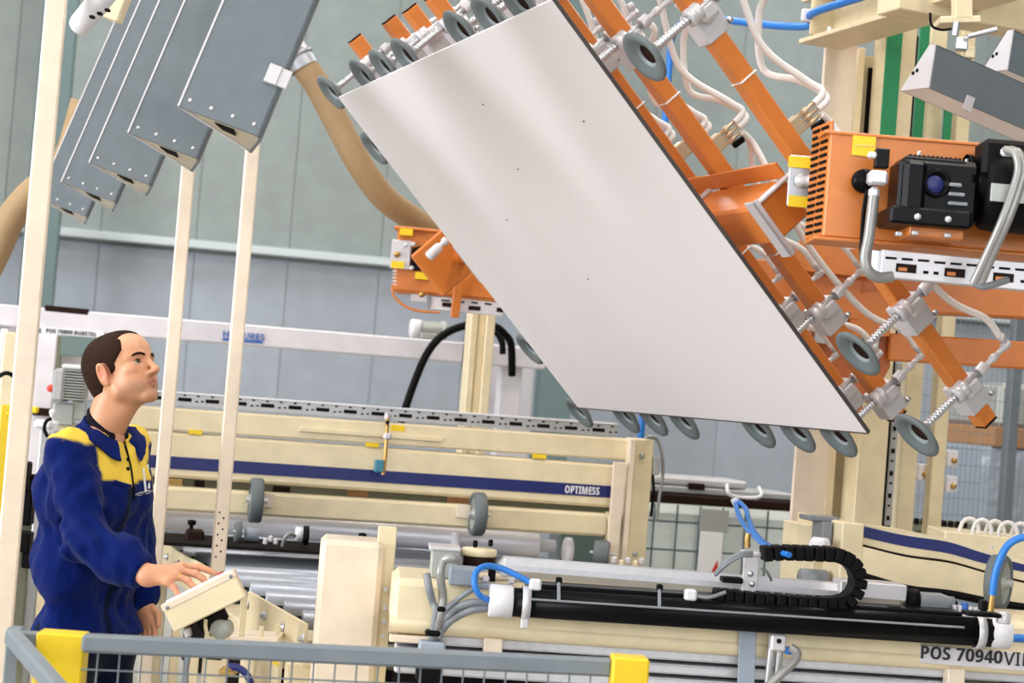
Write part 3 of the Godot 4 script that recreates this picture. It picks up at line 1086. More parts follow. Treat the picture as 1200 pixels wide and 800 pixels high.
# ------------------------------------------------------------------ roller conveyor
func conveyor():
	var p0 := at(353, 726, 5.86)
	var fx := ROOM.x
	var t := thing("roller_conveyor", "roller conveyor with grey steel rollers running under the cream beam frame", "conveyor", Vector3(p0.x, 0, p0.z))
	for i in 9:
		var a := p0 + VD * 0.25 * i
		begin(t)
		lathe(axis(fx, a), [Vector2(0, 0), Vector2(0.026, 0), Vector2(0.032, 0.005), Vector2(0.032, 1.5), Vector2(0.0, 1.5)], 20)
		var r := fin("roller", M.roller, t)
		begin(t)
		rod(a - fx * 0.07, a + fx * 0.01, 0.012, 10)
		inst_parent(fin("shaft", M.cavity, t), r)
	# side plates, the nearer one cut off square
	var q := p0 - fx * 0.075
	for s in [[-0.35, 0.42, 0.0], [1.05, 2.15, 0.0]]:
		begin(t)
		var a: Vector3 = q + VD * s[0] - UP * 0.03
		var b: Vector3 = q + VD * s[1] - UP * 0.03
		bar(a, b, 0.13, 0.012, 0.002)
		bar(a - UP * 0.06 + fx * 0.02, b - UP * 0.06 + fx * 0.02, 0.012, 0.05, 0.002)
		fin("side_plate", M.cream, t)
	for k in 11:
		var a := q + VD * (-0.35 + 0.25 * k) - UP * 0.012
		if k in [4, 5]: continue
		begin(t)
		lathe(axis(-fx, a - fx * 0.006), [Vector2(0.016, 0), Vector2(0.016, 0.006), Vector2(0.009, 0.008), Vector2(0.009, 0.018), Vector2(0, 0.018)], 8)
		fin("axle_nut", M.steel, t)
	begin(t)
	var a := q + VD * 0.42 - UP * 0.16
	bar(a + VD * 0.8 + fx * 0.2, a - VD * 0.1 + fx * 0.2, 0.1, 0.3, 0.003)
	fin("cross_member", M.cream, t)
	for s in [-0.3, 2.1]:
		for w in [0.0, 1.6]:
			begin(t)
			var b: Vector3 = q + VD * s + fx * w
			bx(Vector3(b.x, (b.y - 0.09) / 2, b.z), Vector3(0.08, b.y - 0.09, 0.08), 0.004, ROOM)
			fin("leg", M.cream, t)
	begin(t)
	bar(q + fx * 1.62 + VD * -0.35 - UP * 0.03, q + fx * 1.62 + VD * 2.15 - UP * 0.03, 0.13, 0.04, 0.002)
	fin("side_plate", M.cream, t)
	begin(t)
	lathe(axis(fx, p0 + VD * 0.35 - UP * 0.16 - fx * 0.04), [Vector2(0.0, 0), Vector2(0.04, 0.0), Vector2(0.045, 0.004), Vector2(0.045, 1.5), Vector2(0, 1.5)], 20)
	fin("lower_roller", M.olive, t)
	begin(t)
	bar(p0 + VD * 0.9 + fx * 0.8 - UP * 0.35, p0 + VD * 2.4 + fx * 0.8 - UP * 0.35, 0.3, 1.4, 0.0)
	fin("dark_interior_block", M.cavity, t)  # dark block stands in for the dim interior under the rollers
	begin(t)
	prism([q + VD * -0.1 + UP * -0.1, q + VD * -0.1 - UP * 0.3, q + VD * 0.34 - UP * 0.34, q + VD * 0.42 - UP * 0.28, q + VD * 0.42 - UP * 0.1], -fx * 0.012)
	fin("gusset_plate", M.cream, t)
	# yellow warning triangle on the plate
	begin(t)
	var w := q - fx * 0.012 - UP * 0.14 + VD * -0.08
	prism([w + VD * 0.08, w - VD * 0.02, w + VD * 0.03 + UP * 0.1], -fx * 0.003)
	fin("warning_label", M.yellow, t)

	# thick press rollers under the frame
	var D := 8.15
	t = thing("press_roller", "long shiny press roller lying just under the lower cream beam", "roller", atp(420, 622, D), "press rollers under the cream beam frame")
	begin(t)
	var x0 := atp(165, 604, D)
	var f2 := (atp(650, 640, D) - x0).normalized()
	lathe(axis(f2, x0), [Vector2(0, 0), Vector2(0.05, 0), Vector2(0.055, 0.005), Vector2(0.055, 1.78), Vector2(0.055, 1.78), Vector2(0.03, 1.78), Vector2(0.03, 1.86), Vector2(0, 1.86)], 24)
	fin("roller_tube", M.bright_roller, t)
	for q2 in [[528, 638, 0.05], [661, 645, 0.05]]:
		begin(t)
		lathe(axis(f2, atp(q2[0], q2[1], D - 0.05)), [Vector2(0.0, 0), Vector2(0.055, 0), Vector2(0.062, 0.005), Vector2(0.062, 0.03), Vector2(0.055, 0.034), Vector2(0, 0.034)], 20)
		fin("bearing_ring", M.cap_white, t)
	t = thing("press_roller", "darker long press roller beneath the shiny one, ends at the small black wheel", "roller", atp(420, 640, D), "press rollers under the cream beam frame")
	begin(t)
	x0 = atp(165, 630, D + 0.1)
	f2 = (atp(690, 668, D + 0.1) - x0).normalized()
	lathe(axis(f2, x0), [Vector2(0, 0), Vector2(0.04, 0), Vector2(0.045, 0.005), Vector2(0.045, 1.9), Vector2(0, 1.9)], 24)
	fin("roller_tube", M.roller, t)
	t = thing("guide_pulley", "small dark guide wheel with pale hub at the end of the press rollers", "wheel", atp(705, 647, 7.9))
	wheel(t, atp(705, 648, 7.9), f2 + Vector3(0, 0, 0.3), 0.056, 0.07, "wheel")
	t = thing("machine_block", "grey-green machine block behind the lower cream beam's end", "machine block", atp(685, 650, 8.6) * Vector3(1, 0, 1))
	begin(t)
	stand(684, 640, 8.7, 0.25, 0.3, hgt(684, 618, 8.7), 0.0, 0.01)
	fin("block_body", M.pillar, t)
	begin(t)
	stand(650, 632, 8.68, 0.06, 0.25, hgt(650, 612, 8.7), 0.0, 0.005)
	fin("block_side", M.grey_box, t)
	# drives and sensors in the dark gap
	for q3 in [["dark_drive", 228, 627, 0.075, 0.05, "dark_brown", "dark brown drive block with black knob under the press roller, near the worker"], ["dark_drive", 428, 642, 0.1, 0.05, "dark_brown", "dark brown drive block half hidden beside the cream cover"]]:
		t = thing(q3[0], q3[6], "drive", atp(q3[1], q3[2] + 6, 7.6), "drives under the press rollers")
		begin(t)
		bx(atp(q3[1], q3[2], 7.6), Vector3(q3[3], q3[4], 0.07), 0.01, ROOM)
		fin("body", M[q3[5]], t)
		begin(t)
		lathe(axis(UP, atp(q3[1] - 4, q3[2] - 6, 7.6)), [Vector2(0.008, 0), Vector2(0.008, 0.02), Vector2(0.018, 0.024), Vector2(0.018, 0.04), Vector2(0, 0.044)], 12)
		fin("knob", M.black, t)
	t = thing("guide_pulley", "dark narrow guide wheel beside a short grey drum below the first frame wheel", "wheel", atp(279, 622, 7.6))
	wheel(t, atp(279, 623, 7.6), ROOM.x, 0.045, 0.028, "wheel")
	begin(t)
	lathe(axis(ROOM.x, atp(287, 626, 7.62)), [Vector2(0.0, 0), Vector2(0.026, 0), Vector2(0.03, 0.004), Vector2(0.03, 0.055), Vector2(0, 0.055)], 16)
	fin("drum", M.grey_box, t)
	t = thing("guide_pulley", "black disc wheel with white collar and grey cable, right of the holed post", "wheel", atp(356, 626, 7.5))
	begin(t)
	lathe(axis(ROOM.x, atp(355, 627, 7.5)), [Vector2(0.0, 0), Vector2(0.036, 0), Vector2(0.04, 0.004), Vector2(0.04, 0.022), Vector2(0, 0.022)], 18)
	fin("wheel_disc", M.black, t)
	begin(t)
	lathe(axis(ROOM.x, atp(346, 625, 7.5)), [Vector2(0.0, 0), Vector2(0.024, 0), Vector2(0.028, 0.004), Vector2(0.028, 0.03), Vector2(0, 0.03)], 16)
	fin("collar", M.cap_white, t)
	begin(t)
	tube(spl([atp(346, 628, 7.46), atp(340, 625, 7.44), atp(334, 630, 7.44), atp(331, 640, 7.46)]), 0.008, 6)
	fin("cable", M.conduit, t)
	t = thing("small_valve", "pair of small white valve fittings between the drum and the disc wheel", "valve", atp(317, 633, 7.5))
	for k in 3:
		begin(t)
		bx(atp(311 + 6 * k, 634 - (k % 2) * 3, 7.5), Vector3(0.018, 0.026, 0.02), 0.004)
		fin("fitting", M.silver, t)
	t = thing("small_valve", "cluster of small cream fittings at the far end of the rollers, by the end post", "valve", atp(735, 660, 7.8))
	for k in 5:
		begin(t)
		bx(atp(720 + 8 * k, 656 + (k % 2) * 3 + k * 0.4, 7.8), Vector3(0.026, 0.03, 0.03), 0.006)
		fin("fitting", M.cream if k % 2 else M.silver, t)

# ------------------------------------------------------------------ machine in front
func front_machine():
	var T := 0.07
	var D := 5.1
	var fx := (atp(1200, 768, D, T) - atp(460, 718, D, T)).normalized()
	var f := frame(fx, UP)
	var px := D / F
	# cream end cover
	var o := at(411, 700, 5.35)
	var t := thing("end_cover", "plain cream box cover at the end of the machine, right of the rollers", "machine cover", Vector3(o.x, 0, o.z - 0.15))
	begin(t)
	stand(409, 690, 5.4, 74 / F * 5.4, 0.22, hgt(412, 634, 5.4), 0.0, 0.016, 6.0)
	fin("cover_body", M.cream_post, t)
	begin(t)
	stand(448, 700, 5.46, 22 / F * 5.46, 0.02, hgt(455, 617, 5.46), 0.0, 0.003, 6.0)
	fin("side_strip", M.cream, t)
	for y in [690, 712, 728, 745]:
		begin(t)
		rod(at(452 - (y - 690) * 0.05, y, 5.45), at(452 - (y - 690) * 0.05, y, 5.44), 0.007, 8)
		fin("bolt", M.zinc, t)
	# the beam body
	o = atp(800, 730, D, T)
	t = thing("front_machine", "long cream machine beam with rounded edge and POS 70940 lettering above grey rails", "machine", Vector3(o.x, 0, o.z))
	var a := atp(458, 707, D, T)
	var b := atp(1330, 767, D, T)
	begin(t)
	slab(a, b, 60 * px, 0.36, 0.02)
	fin("beam_body", M.cream, t)
	begin(t)
	tube([a - UP * 0.058 + f.z * -0.02, b - UP * 0.058 - f.z * 0.02], 0.026, 14)
	fin("rounded_edge", M.cream, t)
	for q in [[765, 15.0, "grey_rail"], [782, 13.0, "grey_rail"], [800, 16.0, "grey_rail"]]:
		begin(t)
		slab(atp(462, q[0] - 19, D + 0.03, T), atp(1330, q[0] + 37, D + 0.03, T), q[1] * px * 0.9, 0.1, 0.006)
		fin(q[2], M.alu, t)
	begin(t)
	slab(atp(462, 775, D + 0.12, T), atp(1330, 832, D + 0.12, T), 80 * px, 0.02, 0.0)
	fin("rail_shade_sheet", M.cavity, t)  # dark sheet stands for the shade between the rails
	for q in [[500, 0.0], [1150, 0.0]]:
		begin(t)
		stand(q[0], 790, D + 0.2, 0.12, 0.14, hgt(q[0], 760, D), 0.0, 0.005, 4.0)
		fin("leg", M.cream, t)
	for q in [[578, 757, 22, 18], [1121, 796, 20, 26], [486, 748, 60, 8]]:
		begin(t)
		slab(atp(q[0] - q[2] / 2.0, q[1], D - 0.02, T), atp(q[0] + q[2] / 2.0, q[1] + q[2] * 0.06, D - 0.02, T), q[3] * px, 0.05, 0.003)
		fin("beam_bracket", M.cream_post, t)
	begin(t)
	slab(atp(1079, 766, D - 0.012, T), atp(1330, 786, D - 0.012, T), 21 * px, 0.02, 0.001)
	fin("label_strip", M.white_paint, t)
	lettering("POS 70940", 0.037, t, M.print_black, atp(1126, 767, D - 0.014, T), fx, true, 0.98)
	lettering("VIL", 0.037, t, M.print_black, atp(1192, 772.5, D - 0.014, T), fx, false, 1.12)
	# upright grey plate and small lift cylinder
	begin(t)
	slab(atp(877, 735, D - 0.03, T) , atp(874, 815, D - 0.03, T), 20 * px, 0.012, 0.002, fx)
	fin("upright_plate", M.grey_box, t)
	for q in [[902, 775, 0.011], [912, 772, 0.011]]:
		begin(t)
		rod(atp(q[0] + 2, q[1] - 16, D - 0.06, T), atp(q[0] - 3, 812, D - 0.06, T), q[2], 10)
		fin("guide_rod", M.steel, t)
	begin(t)
	bx(atp(911, 752, D - 0.06, T), Vector3(0.045, 0.05, 0.04), 0.006, f)
	fin("rod_head", M.silver, t)
	begin(t)
	rod(atp(913, 751, D - 0.085, T), atp(913, 751, D - 0.082, T), 0.007)
	fin("head_hole", M.cavity, t)
	begin(t)
	bx(atp(925, 762, D - 0.06, T), Vector3(0.03, 0.02, 0.03), 0.005, f)
	fin("blue_fitting", M.hose_blue, t)
	begin(t)
	tube(spl([atp(926, 758, D - 0.07, T), atp(934, 765, D - 0.08, T), atp(930, 776, D - 0.1, T), atp(915, 790, D - 0.12, T), atp(895, 808, D - 0.12, T)]), 0.013, 8)
	fin("grey_green_hose", M.conduit, t)

	# aluminium guide on top
	t = thing("guide_rail", "long round-edged aluminium guide rail on top of the front machine", "rail", atp(800, 690, D + 0.12, T))
	begin(t)
	slab(atp(584, 664, D + 0.1, T), atp(1064, 702, D + 0.1, T), 23 * px, 0.09, 0.02)
	fin("rail_profile", M.alu, t)
	begin(t)
	slab(atp(590, 655, D + 0.16, T), atp(880, 678, D + 0.16, T), 4 * px, 0.06, 0.002)
	fin("rail_strip", M.zinc, t)
	begin(t)
	slab(atp(985, 689, D + 0.085, T), atp(1063, 695.5, D + 0.085, T), 20 * px, 0.1, 0.004)
	fin("end_block", M.silver, t)
	# black tube with white ends
	t = thing("black_tube", "long black tube with white end caps and silver clamps along the front machine", "tube", atp(880, 730, D - 0.06, T))
	a = atp(600, 705, D - 0.07, T)
	b = atp(1160, 741, D - 0.07, T)
	begin(t)
	lathe(axis(b - a, a), [Vector2(0, 0), Vector2(0.043, 0), Vector2(0.043, (b - a).length()), Vector2(0, (b - a).length())], 8)
	fin("tube_body", M.gloss_black, t)
	for q in [[573, 703, 26, 0.046], [1159, 741, 23, 0.043]]:
		begin(t)
		var c := atp(q[0], q[1], D - 0.07, T)
		lathe(axis(fx, c), [Vector2(0, 0), Vector2(q[3] - 0.003, 0), Vector2(q[3], 0.003), Vector2(q[3], q[2] * px), Vector2(q[3] - 0.003, q[2] * px + 0.003), Vector2(0, q[2] * px + 0.003)], 20)
		fin("end_cap", M.cap_white, t)
	for x in [611.0, 1142.0]:
		begin(t)
		var c := atp(x, 705 + (x - 600) * 0.0643, D - 0.07, T)
		lathe(axis(fx, c), [Vector2(0.045, 0), Vector2(0.0475, 0), Vector2(0.0475, 0.024), Vector2(0.045, 0.024), Vector2(0.045, 0)], 20)
		if x < 700: bx(c + fx * 0.012 - UP * 0.055 + f.z * 0.02, Vector3(0.022, 0.03, 0.01), 0.003, f)
		fin("clamp", M.silver, t)
	begin(t)
	tube([atp(622, 702, D - 0.114, T), atp(1130, 735, D - 0.114, T)], 0.0035, 6)
	fin("grey_highlight_line", M.hose_grey, t)  # thin grey tube drawn as the highlight along the black tube
	for x in [655.0, 773.0]:
		begin(t)
		slab(atp(x, 682 + (x - 655) * 0.07, D - 0.1, T), atp(x, 704 + (x - 655) * 0.07, D - 0.115, T), 0.009, 0.005, 0.001, fx)
		fin("tube_clip", M.hose_grey, t)
	# tray for the chain
	t = thing("chain_tray", "low black tray for the cable chain between guide rail and black tube", "tray", atp(750, 695, D, T))
	begin(t)
	slab(atp(618, 692, D - 0.03, T), atp(1128, 726, D - 0.03, T), 17 * px, 0.1, 0.004)
	fin("tray_body", M.gloss_black, t)
	for x in [655.0, 773.0]:
		begin(t)
		bx(atp(x, 680 + (x - 655) * 0.07, D - 0.035, T), Vector3(0.018, 0.02, 0.02), 0.004, f)
		fin("tray_clip", M.black, t)
	for q in [[627, 685], [809, 697]]:
		begin(t)
		bx(atp(q[0], q[1], D - 0.075, T), Vector3(0.034, 0.034, 0.03), 0.006, f)
		fin("white_clip", M.cap_white, t)
	for q in [[811, 697, 850, 694]]:
		begin(t)
		tube(spl([atp(q[0], q[1], D - 0.075, T), atp(830, 700, D - 0.085, T), atp(q[2], q[3], D - 0.07, T)]), 0.006, 6)
		fin("lead", M.hose_grey, t)
	# cable chain
	t = thing("cable_chain", "black articulated cable chain folded in a loop on the front machine", "cable chain", atp(920, 700, D - 0.05, T))
	var path := spl([atp(886, 649, D - 0.03, T), atp(915, 647, D - 0.03, T), atp(950, 648, D - 0.03, T), atp(980, 650, D - 0.03, T), atp(998, 660, D - 0.03, T), atp(1005, 677, D - 0.03, T), atp(1000, 695, D - 0.03, T), atp(984, 706, D - 0.03, T), atp(950, 707, D - 0.03, T), atp(900, 703, D - 0.03, T), atp(842, 698, D - 0.03, T)], 16)
	var step := 0.0
	for i in range(1, path.size()):
		step += (path[i] - path[i - 1]).length()
		if step < 0.026: continue
		step = 0.0
		begin(t)
		var fr := frame(path[i] - path[i - 1], f.z)
		box(Transform3D(fr, path[i]), Vector3(0.0275, 0.07, 0.042), 0.004)
		fin("chain_link", M.black, t)
	# bracket with two bolts holding the chain's end
	t = thing("chain_bracket", "silver upright bracket with two bolts at the end of the cable chain", "bracket", atp(880, 692, D, T))
	begin(t)
	slab(atp(881, 650, D - 0.01, T), atp(878, 694, D - 0.01, T), 18 * px, 0.012, 0.002, fx)
	bx(atp(882, 648, D + 0.02, T), Vector3(0.06, 0.014, 0.07), 0.003, f)
	fin("bracket_plate", M.silver, t)
	for q in [[879, 672], [881, 684]]:
		begin(t)
		lathe(axis(f.z, atp(q[0], q[1], D - 0.01, T)), [Vector2(0.009, 0), Vector2(0.009, 0.005), Vector2(0.005, 0.008), Vector2(0, 0.008)], 8)
		fin("bolt", M.steel, t)
	begin(t)
	tube(spl([atp(876, 641, D, T), atp(876, 632, D, T), atp(877, 625, D, T)]), 0.009, 8)
	fin("fitting", M.brass, t)
	begin(t)
	bx(atp(857, 679, D + 0.0, T), Vector3(0.06, 0.016, 0.05), 0.003, f)
	fin("slider", M.black, t)
	for k in 3:
		begin(t)
		tube(spl([atp(882, 647 + k * 2, D - 0.03, T), atp(868, 648 + k * 2, D - 0.04, T), atp(852, 656 + k * 2.5, D - 0.03, T), atp(838, 672 + k, D, T)]), 0.005, 6)
		fin("lead", M.hose_grey, t)
	begin(t)
	tube(spl([atp(892, 666, D, T), atp(899, 670, D, T), atp(904, 680, D + 0.02, T)]), 0.004, 6)
	fin("lead", M.hose_grey, t)
	# blue hoses from above
	t = thing("blue_hose", "two-strand blue air hose dropping in front of the caged tank to the cable chain", "hose", atp(905, 640, D, T))
	begin(t)
	tube(spl([at(862, 589, 6.3), at(866, 604, 6.0), at(876, 620, 5.7), at(893, 636, 5.3), at(908, 645, 5.15), at(925, 650, 5.05)]), 0.0085, 8)
	fin("hose_strand", M.hose_blue, t)
	begin(t)
	tube(spl([at(866, 588, 6.3), at(874, 596, 6.1), at(878, 610, 5.9), at(886, 626, 5.5), at(900, 639, 5.25), at(915, 646, 5.1)]), 0.0085, 8)
	fin("hose_strand", M.hose_blue, t)
	begin(t)
	rod(at(860, 584, 6.3), at(864, 592, 6.3), 0.014, 8)
	fin("hose_end", M.cap_white, t)
	t = thing("blue_hose", "blue air hose curving down to a brass fitting beside the right grey wheel", "hose", at(1163, 715, 5.0))
	begin(t)
	tube(spl([at(1240, 622, 5.0), at(1200, 629, 5.0), at(1182, 638, 5.0), at(1172, 655, 5.0), at(1166, 675, 5.0), at(1163, 697, 5.0)]), 0.0105, 8)
	fin("hose_strand", M.hose_blue, t)
	begin(t)
	rod(at(1163, 696, 5.0), at(1161, 716, 5.0), 0.0085, 8)
	fin("fitting", M.brass, t)
	begin(t)
	bx(at(1152, 709, 5.03), Vector3(0.022, 0.03, 0.03), 0.004)
	bx(at(1150, 719, 5.03), Vector3(0.1, 0.012, 0.06), 0.004, f)
	fin("fitting_block", M.gloss_black, t)
	begin(t)
	lathe(axis(UP, at(1176, 722, 5.03)), [Vector2(0.0, -0.02), Vector2(0.018, -0.02), Vector2(0.02, -0.015), Vector2(0.02, 0.008), Vector2(0.012, 0.014), Vector2(0, 0.016)], 10)
	fin("knob", M.silver, t)
	t = thing("blue_plug", "short blue hose stub leaving the white cap of the black tube", "hose", at(1190, 748, 4.98))
	begin(t)
	rod(atp(1183, 747, D - 0.07, T), atp(1240, 750, D - 0.07, T), 0.012, 8)
	fin("hose_strand", M.hose_blue, t)

	# motor and silver parts right of the chain
	t = thing("grey_motor", "small dark grey cylinder motor with black end behind the black tube", "motor", atp(1095, 712, D + 0.1, T))
	a = atp(1063, 703, D + 0.12, T)
	begin(t)
	lathe(axis(fx, a), [Vector2(0, 0), Vector2(0.03, 0), Vector2(0.034, 0.004), Vector2(0.034, 0.03), Vector2(0.028, 0.036), Vector2(0.028, 0.036), Vector2(0.028, 0.1), Vector2(0.02, 0.125), Vector2(0.02, 0.14), Vector2(0, 0.14)], 18)
	fin("motor_body", M.hose_grey, t)
	begin(t)
	lathe(axis(fx, a + fx * -0.004), [Vector2(0, 0), Vector2(0.035, 0), Vector2(0.035, 0.035), Vector2(0, 0.035)], 18)
	fin("motor_end", M.black, t)
	begin(t)
	lathe(axis(fx, a + fx * 0.128 - UP * 0.008), [Vector2(0, 0), Vector2(0.017, 0), Vector2(0.017, 0.022), Vector2(0, 0.022)], 12)
	fin("coupling", M.gloss_black, t)
	t = thing("valve_row", "row of small silver and blue valve fittings beside the grey motor", "valve", atp(1130, 716, D + 0.05, T))
	for k in 6:
		begin(t)
		var c := atp(1118 + k * 6, 712 + k * 0.9, D + 0.08, T)
		if k in [2]:
			lathe(axis(UP, c - UP * 0.01), [Vector2(0.0, 0), Vector2(0.011, 0), Vector2(0.011, 0.028), Vector2(0, 0.03)], 10)
			fin("blue_fitting", M.print_blue, t)
		else:
			bx(c, Vector3(0.012, 0.02, 0.025), 0.003, f)
			fin("fitting", M.silver if k % 2 else M.steel, t)
	begin(t)
	slab(atp(1090, 719, D - 0.0, T), atp(1175, 726, D - 0.0, T), 0.012, 0.1, 0.003)
	fin("carrier_plate", M.silver, t)
	begin(t)
	bx(atp(1048, 713, D - 0.01, T), Vector3(0.04, 0.014, 0.03), 0.003, f)
	fin("black_clip", M.black, t)

	# head group at the left of the rail
	t = thing("drive_head", "grey drive head with round cream lid, above a bundle of grey cables", "drive", atp(530, 690, D + 0.1, T))
	for q in [[521, 659, 34, 34, 0.12, "motor_grey"], [543, 674, 34, 20, 0.02, "grey_box"]]:
		begin(t)
		bx(atp(q[0], q[1], D + q[4], T), Vector3(q[2] * px, q[3] * px, 0.1), 0.004, f)
		fin("block", M[q[5]], t)
	begin(t)
	bx(atp(521, 641, D + 0.12, T), Vector3(38 * px, 5 * px, 0.12), 0.004, f)
	fin("block_lid", M.silver, t)
	begin(t)
	lathe(axis(UP, atp(561, 665, D + 0.15, T)), [Vector2(0.0, 0), Vector2(0.048, 0), Vector2(0.048, 0.035), Vector2(0, 0.035)], 24)
	fin("dark_drum", M.dark_brown, t)
	begin(t)
	lathe(axis(UP, atp(561, 651, D + 0.15, T)), [Vector2(0.0, 0), Vector2(0.05, 0), Vector2(0.053, 0.004), Vector2(0.053, 0.018), Vector2(0.048, 0.022), Vector2(0, 0.022)], 24)
	fin("round_lid", M.cream, t)
	for q in [[557, 637], [575, 636]]:
		begin(t)
		bx(atp(q[0], q[1], D + 0.17, T), Vector3(0.014, 0.02, 0.014), 0.003)
		fin("lid_stud", M.black, t)
	begin(t)
	bx(atp(576, 677, D + 0.1, T), Vector3(0.02, 0.06, 0.04), 0.003, f)
	fin("black_bracket", M.black, t)
	for q in [[569, 678], [591, 672], [600, 680]]:
		begin(t)
		bx(atp(q[0], q[1], D + 0.02, T), Vector3(0.022, 0.018, 0.02), 0.004)
		fin("fitting", M.silver, t)
	begin(t)
	slab(atp(556, 686, D - 0.0, T), atp(602, 689, D - 0.0, T), 0.016, 0.03, 0.003)
	fin("support_arm", M.grey_box, t)
	# cables
	t = thing("cable_bundle", "bundle of grey cables tied over the left end of the cream machine beam", "cable", atp(508, 750, D - 0.05, T))
	for q in [
		[[538, 657], [530, 654], [520, 657], [516, 672], [519, 700], [516, 720], [508, 748], 0.013],
		[[500, 672], [503, 690], [507, 706], [511, 718], [506, 748], 0.011],
		[[572, 706], [553, 706], [535, 712], [524, 722], [514, 735], [510, 748], 0.011],
		[[572, 712], [555, 714], [540, 720], [527, 728], [518, 738], [513, 749], 0.011],
		[[560, 688], [548, 694], [534, 704], [523, 714], [518, 728], [514, 748], 0.008]]:
		begin(t)
		var pts := []
		for k in q.size() - 1: pts.append(atp(q[k][0], q[k][1], D - 0.05 - 0.012 * (k % 2), T))
		tube(spl(pts), q[-1], 8)
		fin("cable", M.conduit if q[-1] > 0.012 else M.hose_grey, t)
	for q in [[507, 741, 18], [517, 713, 10]]:
		begin(t)
		bx(atp(q[0], q[1], D - 0.055, T), Vector3(q[2] * px, 0.016, 0.045), 0.006, f)
		fin("tie", M.black, t)
	begin(t)
	bx(atp(506, 757, D - 0.06, T), Vector3(0.075, 0.03, 0.06), 0.006, f)
	fin("cable_socket", M.grey_box, t)
	begin(t)
	bx(atp(503, 782, D - 0.06, T), Vector3(0.075, 0.075, 0.06), 0.008, f)
	fin("black_plug", M.black, t)
	t = thing("blue_hose", "blue air hose looping from the white cap to the chain tray", "hose", atp(580, 700, D - 0.08, T))
	begin(t)
	tube(spl([atp(573, 703, D - 0.08, T), atp(562, 697, D - 0.1, T), atp(556, 684, D - 0.1, T), atp(558, 670, D - 0.08, T), atp(570, 663, D - 0.06, T), atp(588, 666, D - 0.05, T), atp(606, 674, D - 0.06, T), atp(621, 682, D - 0.07, T)]), 0.009, 8)
	fin("hose_strand", M.hose_blue, t)

